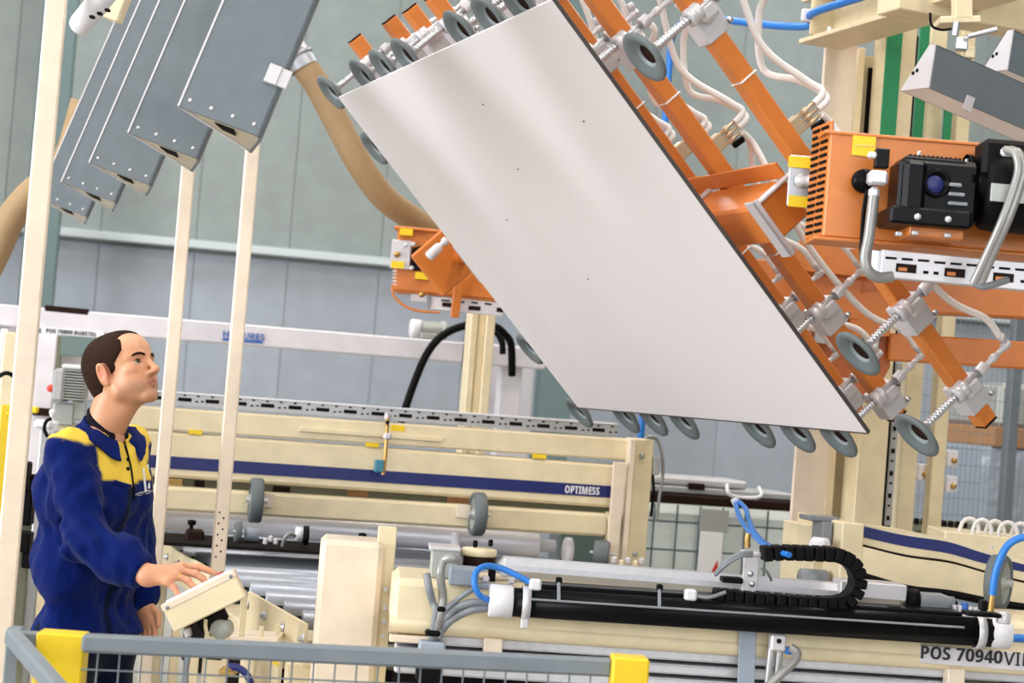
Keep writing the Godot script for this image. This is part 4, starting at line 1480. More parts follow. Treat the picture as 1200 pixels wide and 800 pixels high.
# ------------------------------------------------------------------ cover with the stripe, right
func right_cover():
	var D := 6.1
	var t := thing("striped_cover", "curved cream machine cover with dark blue stripe behind the right grey wheel", "machine cover", at(1100, 700, D) * Vector3(1, 0, 1))
	var curve := func(pts: Array, d: float) -> Array:
		var o := []
		for p in pts: o.append(at(p[0], p[1], d))
		return spl(o, 6)
	var top: Array = curve.call([[985, 610], [1010, 614], [1060, 624], [1110, 631], [1150, 643], [1200, 657], [1260, 668]], D)
	var ridge: Array = curve.call([[985, 634], [1010, 640], [1060, 652], [1110, 659], [1150, 670], [1200, 683], [1260, 694]], D)
	var low: Array = curve.call([[985, 664], [1010, 671], [1060, 685], [1110, 691], [1150, 699], [1200, 707], [1260, 714]], D)
	var s0: Array = curve.call([[985, 611], [1010, 616], [1060, 627], [1110, 634.5], [1150, 647], [1200, 661], [1260, 672]], D)
	var s1: Array = curve.call([[985, 624], [1010, 629], [1060, 640], [1110, 648], [1150, 659], [1200, 670], [1260, 680]], D)
	var z := ROOM.z
	for q in [[top, ridge, -0.0, "upper_shell", "cream"], [ridge, low, 0.03, "lower_shell", "cream"]]:
		begin(t)
		for i in top.size() - 1:
			var a0: Vector3 = q[0][i] + z * q[2]
			var a1: Vector3 = q[0][i + 1] + z * q[2]
			var b0: Vector3 = q[1][i] + z * q[2]
			var b1: Vector3 = q[1][i + 1] + z * q[2]
			quad(a0, a1, b1, b0, z, 1)
			quad(a0, a1, a1 - z * 0.4, a0 - z * 0.4, UP, 2)
			quad(b0, b1, b1 - z * 0.4, b0 - z * 0.4, -UP, 2)
			quad(a0 - z * 0.4, a1 - z * 0.4, b1 - z * 0.4, b0 - z * 0.4, -z, 1)
		quad(q[0][0], q[1][0], q[1][0] - z * 0.4, q[0][0] - z * 0.4, -ROOM.x)
		fin(q[3], M[q[4]], t)
	begin(t)
	for i in range(6, top.size() - 1):
		quad(s0[i] + z * 0.003, s0[i + 1] + z * 0.003, s1[i + 1] + z * 0.003, s1[i] + z * 0.003, z, 1)
		quad(s0[i] + z * 0.003, s0[i + 1] + z * 0.003, s0[i + 1], s0[i], UP, 2)
		quad(s1[i] + z * 0.003, s1[i + 1] + z * 0.003, s1[i + 1], s1[i], -UP, 2)
	fin("blue_stripe", M.stripe_blue, t)
	begin(t)
	var rp := []
	for p in ridge: rp.append(p + z * 0.004 + UP * 0.004)
	tube(rp, 0.004, 6)
	fin("seam", M.dark_brown, t)
	begin(t)
	rp = []
	for p in low: rp.append(p + z * 0.02 - UP * 0.008)
	tube(rp, 0.016, 8)
	fin("rubber_seal", M.black, t)
	begin(t)
	stand(998, 650, D - 0.04, 27 / F * D, 0.4, hgt(998, 612, D), hgt(996, 694, D), 0.004)
	fin("end_wall", M.cream, t)
	begin(t)
	stand(968, 650, D + 0.1, 34 / F * D, 0.3, hgt(968, 618, D + 0.1), hgt(968, 700, D), 0.004)
	fin("inner_wall", M.cream, t)
	begin(t)
	stand(966, 612, D + 0.05, 38 / F * D, 0.1, hgt(966, 606, D), hgt(966, 612, D), 0.003)
	fin("lid_edge", M.hose_grey, t)
	begin(t)
	stand(970, 620, D + 0.02, 12 / F * D, 0.1, hgt(966, 612, D), hgt(966, 640, D), 0.003)
	fin("dark_hinge", M.hose_grey, t)
	begin(t)
	lathe(axis(Vector3(0.8, 0, 0.6), at(952, 640, D - 0.02)), [Vector2(0, 0), Vector2(0.03, 0), Vector2(0.034, 0.004), Vector2(0.034, 0.05), Vector2(0.024, 0.055), Vector2(0, 0.055)], 18)
	fin("white_roller", M.cap_white, t)
	begin(t)
	lathe(axis(ROOM.x, at(938, 678, D)), [Vector2(0, 0), Vector2(0.036, 0), Vector2(0.036, 0.09), Vector2(0, 0.09)], 18)
	fin("grey_drum", M.hose_grey, t)
	begin(t)
	stand(1100, 720, D + 0.2, 0.7, 0.3, hgt(1100, 705, D), 0.0, 0.01)
	fin("base", M.grey_box, t)
	begin(t)
	slab(at(1012, 682, D - 0.02), at(1175, 716, D - 0.02), 0.07, 0.2, 0.01)
	fin("lower_panel", M.grey_box, t)
	begin(t)
	bx(at(1162, 641, D - 0.01), Vector3(0.012, 0.01, 0.02), 0.003)
	fin("screw", M.silver, t)
	# box with white cable loops behind it
	t = thing("junction_box", "low cream box with a row of white cable loops on top, behind the striped cover", "junction box", at(1155, 640, 6.9) * Vector3(1, 0, 1))
	begin(t)
	var f := frame(at(1260, 646, 6.9) - at(1106, 626, 6.9), UP)
	slab(at(1106, 640, 6.9), at(1260, 655, 6.9), 0.12, 0.3, 0.006)
	fin("box_body", M.cream, t)
	begin(t)
	stand(1160, 660, 6.95, 0.3, 0.2, hgt(1160, 650, 6.9), 0.0, 0.01)
	fin("box_stand", M.cream, t)
	for k in 6:
		begin(t)
		var x := 1128.0 + k * 15
		var y := 622.0 + k * 1.5
		var pts := []
		for i in 9:
			var a := PI * (1.05 - 1.1 * i / 8.0)
			pts.append(at(x + 8 + 11 * cos(a), y - 15 * sin(a), 6.95 - 0.04 * (k % 2)))
		tube(pts, 0.008, 8)
		fin("cable_loop", M.hose_white, t)
	# dark connector strip between the slim posts
	t = thing("connector_strip", "dark connector strip on an olive ledge behind the slim cream posts", "connector strip", at(1090, 615, 8.6))
	begin(t)
	slab(at(1055, 615, 8.7), at(1190, 622, 8.7), 0.05, 0.2, 0.004)
	fin("ledge", M.olive, t)
	for k in 9:
		begin(t)
		bx(at(1066 + k * 8, 610 + k * 0.6, 8.55), Vector3(0.022, 0.03, 0.04), 0.004)
		fin("connector", M.black, t)
	begin(t)
	stand(1120, 640, 8.68, 0.3, 0.15, hgt(1120, 624, 8.68), 0.0, 0.01)
	fin("ledge_stand", M.olive, t)
	# big wheel like those on the frame
	t = thing("rubber_roller", "large grey rubber wheel beside the blue hose on the striped cover", "wheel", at(1172, 715, 5.6))
	wheel(t, at(1170, 682, 5.6), Vector3(0.86, 0.0, 0.5), 0.086, 0.05, "wheel")

# ------------------------------------------------------------------ left side machines
func left_machines():
	var t := thing("brush_machine", "white and olive machine housing with dark window behind the worker's head", "machine", at(90, 460, 8.6) * Vector3(1, 0, 1))
	begin(t)
	stand(52, 430, 8.6, 26 / F * 8.6, 0.3, hgt(52, 391, 8.6), 0.4, 0.01)
	fin("white_column", M.white_paint, t)
	begin(t)
	stand(104, 420, 8.8, 84 / F * 8.8, 0.3, hgt(104, 396, 8.8), hgt(104, 470, 8.8), 0.01)
	fin("machine_body", M.white_paint, t)
	begin(t)
	stand(95, 408, 8.64, 46 / F * 8.6, 0.02, hgt(95, 394, 8.64), hgt(95, 418, 8.64), 0.003)
	fin("dark_window", M.pillar, t)
	begin(t)
	stand(67, 420, 8.62, 7 / F * 8.6, 0.1, hgt(67, 393, 8.62), hgt(67, 440, 8.62), 0.003)
	fin("olive_strip", M.olive, t)
	begin(t)
	stand(80, 520, 8.8, 0.5, 0.3, hgt(80, 500, 8.8), 0.0, 0.01)
	fin("machine_base", M.cream, t)
	begin(t)
	stand(49, 485, 8.55, 22 / F * 8.6, 0.1, hgt(49, 478, 8.55), hgt(49, 487, 8.55), 0.004)
	fin("dark_foot", M.dark_brown, t)
	begin(t)
	bx(at(41, 480, 8.5), Vector3(0.03, 0.03, 0.04), 0.006)
	fin("yellow_knob", M.yellow, t)
	begin(t)
	lathe(axis(Vector3(0, 0, 1), at(61, 455, 8.4)), [Vector2(0.018, 0), Vector2(0.018, 0.03), Vector2(0.012, 0.036), Vector2(0, 0.036)], 12)
	fin("red_knob", M.red, t)
	# finned motor
	t = thing("finned_motor", "grey finned electric motor on a pale gearbox behind the worker's neck", "motor", at(84, 492, 7.6) * Vector3(1, 0, 1))
	begin(t)
	bx(at(73, 451, 7.6), Vector3(0.05, 0.14, 0.14), 0.012)
	fin("motor_head", M.zinc, t)
	begin(t)
	bx(at(89, 451, 7.62), Vector3(0.09, 0.13, 0.11), 0.012)
	fin("motor_core", M.motor_grey, t)
	for k in 11:
		begin(t)
		bx(at(88, 434.5 + k * 3.3, 7.56), Vector3(0.085, 0.005, 0.05), 0.001)
		fin("cooling_fin", M.motor_grey, t)
	begin(t)
	bx(at(89, 430, 7.6), Vector3(0.09, 0.02, 0.12), 0.006)
	fin("fan_cover", M.cap_white, t)
	begin(t)
	stand(74, 485, 7.58, 24 / F * 7.6, 0.12, hgt(74, 472, 7.6), hgt(74, 498, 7.6), 0.006)
	stand(92, 485, 7.6, 16 / F * 7.6, 0.12, hgt(92, 469, 7.6), hgt(92, 492, 7.6), 0.004)
	fin("gearbox", M.motor_grey, t)
	begin(t)
	stand(78, 520, 7.62, 0.2, 0.14, hgt(78, 496, 7.6), 0.0, 0.006)
	fin("pedestal", M.cream, t)
	# white valve with ball
	t = thing("ball_valve", "white valve with ball knob and black hose by the worker's shoulder", "valve", at(55, 512, 6.8) * Vector3(1, 0, 1))
	begin(t)
	lathe(axis(UP, at(61, 489, 6.8)), [Vector2(0, 0), Vector2(0.008, 0), Vector2(0.01, 0.01), Vector2(0.013, 0.018), Vector2(0.012, 0.028), Vector2(0, 0.034)], 14)
	fin("ball_knob", M.cap_white, t)
	begin(t)
	bx(at(52, 497, 6.8), Vector3(0.07, 0.035, 0.05), 0.01)
	bx(at(62, 500, 6.82), Vector3(0.04, 0.05, 0.05), 0.01)
	fin("valve_body", M.cap_white, t)
	begin(t)
	tube(spl([at(60, 490, 6.74), at(54, 494, 6.74), at(52, 503, 6.74), at(56, 512, 6.74)]), 0.007, 8)
	fin("hose", M.black, t)
	begin(t)
	stand(52, 520, 6.8, 0.04, 0.04, hgt(52, 502, 6.8), 0.0, 0.006)
	fin("valve_stand", M.zinc, t)
	# cream column far left with black clamp parts
	t = thing("left_column", "pale cream machine column with black hose loop at the edge", "column", at(14, 600, 7.2) * Vector3(1, 0, 1))
	begin(t)
	stand(13, 430, 7.2, 22 / F * 7.2, 0.1, hgt(13, 389, 7.2), 0.0, 0.006)
	fin("column_body", M.cream, t)
	begin(t)
	stand(2, 430, 7.3, 10 / F * 7.2, 0.08, hgt(2, 384, 7.2), 0.0, 0.006)
	fin("column_side", M.white_paint, t)
	begin(t)
	tube(spl([at(-6, 446, 7.1), at(0, 440, 7.05), at(8, 437, 7.02), at(16, 441, 7.06), at(18, 450, 7.12)]), 0.009, 8)
	fin("hose_loop", M.black, t)
	t = thing("yellow_post", "bright yellow safety post at the left edge beside the widest cream post", "safety post", at(2, 600, 6.0) * Vector3(1, 0, 1))
	begin(t)
	stand(2, 560, 6.0, 16 / F * 6.0, 0.05, hgt(4, 474, 6.0), 0.0, 0.004)
	fin("post_body", M.safety_yellow, t)
	begin(t)
	bx(at(11, 485, 5.98), Vector3(0.018, 0.012, 0.03), 0.003)
	fin("latch_pin", M.safety_yellow, t)
	t = thing("clamp_stand", "dark clamp unit on an olive stand behind the worker's back", "clamp unit", at(26, 700, 6.3) * Vector3(1, 0, 1))
	begin(t)
	stand(20, 690, 6.35, 20 / F * 6.3, 0.06, hgt(20, 560, 6.3), 0.0, 0.004)
	fin("stand", M.olive, t)
	for q in [[24, 557, 22, 34, 0.05], [33, 585, 14, 60, 0.1], [26, 634, 22, 24, 0.06], [33, 655, 12, 20, 0.08]]:
		begin(t)
		bx(at(q[0], q[1], 6.25 + q[4]), Vector3(q[2] / F * 6.3, q[3] / F * 6.3, 0.06), 0.006)
		fin("clamp_block", M.black, t)
	begin(t)
	tube(spl([at(27, 568, 6.2), at(22, 567, 6.2), at(20, 571, 6.2), at(23, 575, 6.2), at(27, 573, 6.2)]), 0.004, 6)
	fin("hook", M.steel, t)
	t = thing("grey_cabinet", "low blue-grey cabinet at the left edge behind the yellow post", "cabinet", at(-6, 700, 7.0) * Vector3(1, 0, 1))
	begin(t)
	stand(-8, 680, 6.7, 0.09, 0.3, hgt(4, 640, 6.7), 0.0, 0.006)
	fin("cabinet_body", M.pillar, t)
	begin(t)
	stand(-8, 680, 6.395, 0.06, 0.01, hgt(4, 648, 6.7), 0.1, 0.002)
	fin("cabinet_door", M.pillar, t)

# ------------------------------------------------------------------ control box, fence
var CX: Vector3
var CY: Vector3
var CZ: Vector3
var CO: Vector3
func control_box():
	CX = (CB * Vector3(0.9, 0.435, -0.15)).normalized()
	var f := frame(CX, CB * Vector3(-0.43, 0.9, -0.03))
	CX = f.x
	CY = f.y
	CZ = f.z
	CO = at(238.5, 704, 5.3)                          # middle of the near side
	var w := 92.0 / F * 5.3
	var h := 36.0 / F * 5.3
	var t := thing("control_box", "tilted cream push-button control box under the worker's hand", "control box", at(240, 745, 5.38))
	begin(t)
	box(Transform3D(f, CO - CZ * 0.075 - CY * 0.01), Vector3(w, h - 0.02, 0.15), 0.004)
	fin("box_body", M.cream, t)
	begin(t)
	box(Transform3D(f, CO - CZ * 0.075 + CY * (h / 2 - 0.0125)), Vector3(w + 0.004, 0.023, 0.154), 0.003)
	fin("box_lid", M.cream_post, t)
	begin(t)
	box(Transform3D(f, CO - CZ * 0.075 + CY * (h / 2)), Vector3(w - 0.03, 0.006, 0.12), 0.002)
	fin("key_plate", M.cap_white, t)
	for s in [-1, 1]:
		begin(t)
		lathe(axis(CZ, CO + CX * s * (w / 2 - 0.014) + CY * (h / 2 - 0.016)), [Vector2(0.006, 0), Vector2(0.006, 0.003), Vector2(0, 0.004)], 10)
		fin("screw", M.hose_grey, t)
	for k in 3:
		begin(t)
		lathe(axis(CY, CO - CZ * (0.05 + 0.03 * k) + CX * (0.075 - 0.0 * k) + CY * (h / 2 + 0.002)), [Vector2(0.009, 0), Vector2(0.009, 0.004), Vector2(0.007, 0.006), Vector2(0, 0.006)], 12)
		fin("push_button", [M.red, M.belt_green, M.black][k], t)
	# joint under it
	t = thing("box_stand", "stand with round grey joint and black clamp carrying the control box", "stand", at(245, 800, 5.5) * Vector3(1, 0, 1))
	begin(t)
	bx(at(249, 724, 5.42), Vector3(0.09, 0.06, 0.09), 0.012, f)
	fin("black_joint", M.black, t)
	begin(t)
	lathe(axis(Vector3(-0.1, 0, 1), at(257, 738, 5.36)), [Vector2(0, -0.06), Vector2(0.03, -0.06), Vector2(0.03, -0.002), Vector2(0.026, 0.002), Vector2(0, 0.002)], 24)
	fin("round_joint", M.motor_grey, t)
	begin(t)
	rod(at(219, 736, 5.38), at(221, 745, 5.38), 0.012, 10)
	fin("cable_gland", M.silver, t)
	begin(t)
	tube(spl([at(241, 726, 5.35), at(241, 735, 5.34), at(244, 746, 5.35), at(248, 752, 5.36)]), 0.006, 6)
	fin("lever", M.cream, t)
	begin(t)
	stand(254, 780, 5.36, 26 / F * 5.4, 0.07, hgt(255, 746, 5.36), 0.0, 0.004)
	fin("stand_post", M.cream, t)
	begin(t)
	bx(at(252, 769, 5.3), Vector3(0.05, 0.012, 0.06), 0.003)
	fin("clamp_bolt", M.black, t)
	begin(t)
	stand(284, 730, 5.6, 8 / F * 5.6, 0.02, hgt(285, 694, 5.6), hgt(282, 745, 5.6), 0.002)
	fin("side_strut", M.cream, t)
	begin(t)
	rod(at(286, 698, 5.58), at(285, 692, 5.58), 0.012, 10)
	fin("strut_screw", M.steel, t)
	begin(t)
	slab(at(262, 747, 5.6), at(326, 751, 5.6), 0.02, 0.14, 0.003)
	fin("base_ledge", M.cream_post, t)
	for q in [[307, 734], [326, 731]]:
		begin(t)
		rod(at(q[0], q[1], 5.55), at(q[0] - 1, q[1] + 12, 5.55), 0.008, 8)
		fin("ledge_pin", M.cream, t)
	begin(t)
	tube(spl([at(221, 745, 5.38), at(221, 765, 5.35), at(218, 790, 5.35), at(219, 830, 5.35)]), 0.0085, 8)
	fin("grey_cable", M.hose_grey, t)
	begin(t)
	tube(spl([at(268, 781, 5.25), at(278, 782, 5.25), at(288, 789, 5.25), at(294, 802, 5.25), at(296, 830, 5.25)]), 0.011, 8)
	fin("dark_cable", M.stripe_blue, t)
	begin(t)
	bx(at(268, 782, 5.25), Vector3(0.024, 0.016, 0.02), 0.004)
	bx(at(268, 786, 5.3), Vector3(0.05, 0.016, 0.08), 0.003)
	fin("cable_gland", M.brass, t)
	for q in [[205, 5.8, 10, 735], [226, 5.7, 16, 760]]:
		begin(t)
		stand(q[0], 760, q[1], q[2] / F * q[1], 0.05, hgt(q[0], q[3], q[1]), 0.0, 0.003)
		fin("rear_upright", M.cream, t)

func fence():
	var T := 0.05
	var D := 3.9
	var t := thing("guard_fence", "grey tube guard fence with yellow posts and wire mesh along the bottom", "fence", at(400, 800, D) * Vector3(1, 0, 1))
	var px := D / F
	var a := atp(95, 754, D, T)
	var b := atp(718, 783, D, T)
	begin(t)
	slab(a, b, 21 * px, 0.035, 0.006)
	fin("top_tube", M.fence_grey, t)
	begin(t)
	bar(at(14, 745, D + 0.02), at(95, 838, D - 0.35), 20 * px, 0.035, 0.006)
	fin("return_tube", M.fence_grey, t)
	begin(t)
	slab(at(6, 747, D + 0.02), at(60, 750, D + 0.02), 0.03, 0.03, 0.004)
	fin("corner_tube", M.fence_grey, t)
	begin(t)
	stand(12, 790, D + 0.03, 18 * px, 0.04, hgt(14, 738, D), 0.0, 0.004, 0.0)
	fin("corner_tube", M.fence_grey, t)
	for q in [[67, 741, 56], [739, 770, 43]]:
		begin(t)
		stand(q[0], 790, D - 0.02, q[2] * px, 0.07, hgt(q[0] + 2, q[1], D), 0.0, 0.004, 3.0)
		fin("yellow_post", M.safety_yellow, t)
	begin(t)
	var fx := (b - a).normalized()
	for i in 25:
		var p := a + fx * (0.035 + 0.0465 * i) - frame(fx, UP).z * 0.018
		tube([p, Vector3(p.x, 0.12, p.z)], 0.0021, 5, false)
	for i in 22:
		var y := UP * (0.058 + 0.047 * i)
		tube([a - y - frame(fx, UP).z * 0.021, b - y - frame(fx, UP).z * 0.021], 0.0021, 5, false)
	tag(fin("wire_mesh", M.fence_grey, t), "", "", "", "stuff")
	begin(t)
	slab(a * Vector3(1, 0, 1) + UP * 0.1, b * Vector3(1, 0, 1) + UP * 0.1, 0.03, 0.03, 0.004)
	fin("bottom_tube", M.fence_grey, t)

# ------------------------------------------------------------------ gripper and sheet
var G: Transform3D      # origin: lower near corner of the sheet; x along its long arms, y across (away), z behind it
func cam_vec(x: float, y: float, z: float) -> Vector3: return CB * Vector3(x, -y, -z)

func suction_unit() -> Node3D:
	var n := Node3D.new()
	n.name = "suction_unit"
	local()
	var zt := Transform3D(Basis(Vector3.RIGHT, PI / 2), Vector3.ZERO)      # y of the lathe along z
	lathe(zt, [Vector2(0.036, 0.012), Vector2(0.05, 0.006), Vector2(0.06, 0.0), Vector2(0.075, 0.001), Vector2(0.078, 0.006), Vector2(0.075, 0.012), Vector2(0.062, 0.016), Vector2(0.05, 0.026), Vector2(0.028, 0.03)], 28)
	var pad := inst("suction_pad", commit(M.rubber), n)
	local()
	lathe(zt, [Vector2(0.03, 0.02), Vector2(0.036, 0.0125), Vector2(0.05, 0.0068), Vector2(0.056, 0.004)], 28)
	inst("pad_ring", commit(M.pad_inner), pad)
	local()
	lathe(zt, [Vector2(0, 0.024), Vector2(0.031, 0.022)], 20)
	inst("pad_cavity", commit(M.dark_brown), pad)
	local()
	lathe(zt, [Vector2(0.03, 0.028), Vector2(0.03, 0.034), Vector2(0.02, 0.04), Vector2(0.012, 0.05)], 16)
	inst("pad_neck", commit(M.brushed), n)
	local()
	var prof := []
	for i in 12:
		var z := 0.045 + i * 0.0115
		prof.append_array([Vector2(0.0095, z), Vector2(0.0125, z + 0.0035), Vector2(0.0125, z + 0.007), Vector2(0.0095, z + 0.0105)])
	prof.append_array([Vector2(0.0095, 0.3), Vector2(0, 0.3)])
	lathe(zt, prof, 12)
	inst("threaded_stem", commit(M.steel), n)
	local()
	lathe(zt, [Vector2(0.012, 0.172), Vector2(0.024, 0.172), Vector2(0.026, 0.176), Vector2(0.026, 0.19), Vector2(0.022, 0.194), Vector2(0.026, 0.198), Vector2(0.026, 0.214), Vector2(0.012, 0.218)], 16)
	inst("stem_collar", commit(M.silver), n)
	local()
	lathe(zt, [Vector2(0.009, 0.275), Vector2(0.019, 0.275), Vector2(0.019, 0.275), Vector2(0.019, 0.305), Vector2(0.019, 0.305), Vector2(0.01, 0.31)], 6)
	inst("lock_nut", commit(M.silver), n)
	local()
	bx(Vector3(0.045, 0.05, 0.235), Vector3(0.1, 0.068, 0.084), 0.004)
	bx(Vector3(0.018, 0.01, 0.235), Vector3(0.05, 0.05, 0.062), 0.012)
	inst("clamp_block", commit(M.silver), n)
	local()
	lathe(zt, [Vector2(0.0085, 0.3), Vector2(0.0085, 0.33), Vector2(0.012, 0.333), Vector2(0.012, 0.35), Vector2(0.008, 0.353), Vector2(0.008, 0.38), Vector2(0.012, 0.383), Vector2(0.012, 0.41), Vector2(0.0, 0.414)], 10)
	lathe(Transform3D(Basis(Vector3.BACK, PI / 2), Vector3(0, 0, 0.4)), [Vector2(0.009, 0.0), Vector2(0.009, 0.016), Vector2(0.012, 0.018), Vector2(0.012, 0.034), Vector2(0.009, 0.036), Vector2(0, 0.036)], 10)
	lathe(Transform3D(Basis(Vector3.RIGHT, 0.0), Vector3(0, 0, 0.4)), [Vector2(0.0, -0.014), Vector2(0.007, -0.014), Vector2(0.007, 0.016), Vector2(0, 0.016)], 8)
	inst("air_fitting", commit(M.silver), n)
	for s in [[0.075, 0.004], [0.02, 0.09]]:
		local()
		lathe(Transform3D(Basis(Vector3.RIGHT, PI / 2), Vector3(s[0], s[1], 0.27)), [Vector2(0.008, 0), Vector2(0.008, 0.012), Vector2(0.004, 0.014), Vector2(0, 0.014)], 6)
		inst("clamp_screw", commit(M.steel), n)
	return n

func gripper():
	var bu := cam_vec(0.5964, 0.7677, 0.2347).normalized()
	var bv := cam_vec(-0.365, -0.0011, 0.931)
	bv = (bv - bu * bv.dot(bu)).normalized()
	G = Transform3D(Basis(bu, bv, bu.cross(bv)), CB * Vector3(1.038, -0.258, -5.2) + EYE)
	# the sheet
	var t := thing("white_sheet", "large plain white rectangular sheet with dark edge held tilted in the air by the gripper", "sheet", G.origin, "", G.basis)
	local()
	bx(Vector3(-0.773, 1.05, -0.006), Vector3(1.546, 2.1, 0.012), 0.0015)
	fin("sheet_board", M.sheet, t)
	for q in [[Vector3(-0.773, -0.0025, -0.0065), Vector3(1.546, 0.005, 0.012)], [Vector3(0.0025, 1.05, -0.0065), Vector3(0.005, 2.1, 0.012)]]:
		local()
		bx(q[0], q[1], 0.001)
		fin("edge_band", M.sheet_edge, t)
	for q in [[-1.33, 0.9], [-1.18, 0.32], [-0.9, 1.4], [-1.08, 1.0], [-0.62, 1.1]]:
		local()
		bx(Vector3(q[0], q[1], -0.0125), Vector3(0.006, 0.008, 0.002), 0.0005)
		fin("speck", M.sheet_edge, t)
	# the frame
	t = thing("vacuum_gripper", "orange vacuum gripper frame with arms, silver clamps, grey suction pads and white hoses", "gripper", G.origin, "", G.basis)
	local()
	bx(Vector3(-0.755, 0, 0), Vector3(1.83, 0.052, 0.054), 0.005)
	var arm_mesh := commit(M.orange)
	local()
	bx(Vector3(0.162, 0, 0), Vector3(0.006, 0.05, 0.052), 0.002)
	bx(Vector3(-1.672, 0, 0), Vector3(0.005, 0.05, 0.052), 0.002)
	var cap_mesh := commit(M.dark_brown)
	local()
	bx(Vector3.ZERO, Vector3(0.006, 0.062, 0.062), 0.003)
	var tie_mesh := commit(M.hose_white)
	var unit := suction_unit()
	var AB := [-0.165, 0.29, 0.53, 0.78, 1.32, 1.57, 1.81, 2.25]
	var AU := [-1.57, -1.3, -0.285, 0.012]
	local()
	bx(Vector3(-0.87, 0.01, 0.285), Vector3(0.05, 0.036, 0.04), 0.004)
	for k in 3:
		lathe(axis(Vector3(-0.1, -0.4, 1), Vector3(-0.885 + 0.018 * k, 0.008, 0.3)), [Vector2(0.007, 0), Vector2(0.007, 0.02), Vector2(0.01, 0.022), Vector2(0.01, 0.038), Vector2(0.0065, 0.04), Vector2(0.0065, 0.06), Vector2(0, 0.06)], 8)
	var man_mesh := commit(M.pale_brass)
	local()
	box(Transform3D(Basis(Vector3.RIGHT, 0.4), Vector3(-0.832, -0.005, 0.335)), Vector3(0.018, 0.02, 0.04), 0.004)
	var plug_mesh := commit(M.black)
	for j in AB.size():
		var b: float = AB[j]
		inst("arm", arm_mesh, t, Transform3D(Basis(), Vector3(0, b, 0.235)))
		inst("arm_cap", cap_mesh, t, Transform3D(Basis(), Vector3(0, b, 0.235)))
		var mf := inst("manifold", man_mesh, t, Transform3D(Basis(), Vector3(0, b, 0)))
		inst("plug", plug_mesh, mf)
		for i in 4:
			var a: float = AU[i] + (0.04 if i == 3 and j > 0 else 0.0)
			var n := unit.duplicate()
			t.add_child(n, true)
			n.position = Vector3(a, b - 0.05, 0.0025)
			var e := Vector3(a - 0.036, b - 0.05, 0.4)
			local()
			var j1 := rng.randf_range(-0.02, 0.02)
			if i >= 2:
				var k := i - 2
				var way := [e, e + Vector3(-0.07, 0.0, -0.006), e + Vector3(-0.19, 0.03 + j1, -0.06)]
				if i == 3: way.append(Vector3(-0.45, b + 0.045 - 0.1 * k, 0.3))
				way.append_array([Vector3(-0.68, b + 0.045 - 0.1 * k, 0.33), Vector3(-0.79, b + 0.02 - 0.02 * k, 0.375), Vector3(-0.852, b - 0.016, 0.358)])
				tube(spl(way, 7), 0.0102, 8)
			else:
				var k := i
				var e2 := Vector3(a + 0.02, b - 0.05, 0.41)
				tube(spl([e2, e2 + Vector3(0.06, 0.0, 0.012), Vector3(lerpf(a, -0.92, 0.35), b - 0.02 + 0.05 * k, 0.4), Vector3(lerpf(a, -0.92, 0.7), b + 0.03 + 0.06 * k + j1, 0.345), Vector3(-0.955, b + 0.0 + 0.03 * k, 0.385), Vector3(-0.9 + 0.02 * k, b - 0.018, 0.4), Vector3(-0.888 + 0.018 * k, b - 0.016, 0.358)], 7), 0.0102, 8)
			inst("air_hose", commit(M.hose_white), t)
		# cable tie round the arm
		for s in [-1.07, -0.5]:
			inst("cable_tie", tie_mesh, t, Transform3D(Basis(), Vector3(s, b, 0.237)))
	unit.free()
	# cross beam with straps
	local()
	bx(Vector3(-0.7, 1.05, 0.13), Vector3(0.125, 2.3, 0.135), 0.008)
	fin("cross_beam", M.orange, t)
	local()
	bx(Vector3(-0.79, 1.05, 0.2), Vector3(0.05, 2.3, 0.01), 0.002)
	fin("angle_ledge", M.orange, t)
	for j in AB.size():
		var b: float = AB[j] + 0.055
		local()
		bx(Vector3(-0.69, b, 0.058), Vector3(0.19, 0.05, 0.008), 0.002)
		bx(Vector3(-0.767, b, 0.16), Vector3(0.008, 0.03, 0.2), 0.002)
		bx(Vector3(-0.69, b - 0.022, 0.064), Vector3(0.19, 0.006, 0.02), 0.002)
		fin("strap_plate", M.silver, t)
	# end plate at the far end
	local()
	bx(Vector3(-0.69, 2.7, 0.12), Vector3(0.22, 0.03, 0.24), 0.006)
	fin("end_plate", M.orange, t)
	local()
	lathe(Transform3D(Basis(Vector3(1, 0, 0), Vector3(0, 1, 0), Vector3(0, 0, 1)), Vector3(-0.66, 2.45, 0.16)), [Vector2(0.028, -0.3), Vector2(0.028, 0.6), Vector2(0, 0.6)], 16)
	fin("pivot_shaft", M.orange, t)

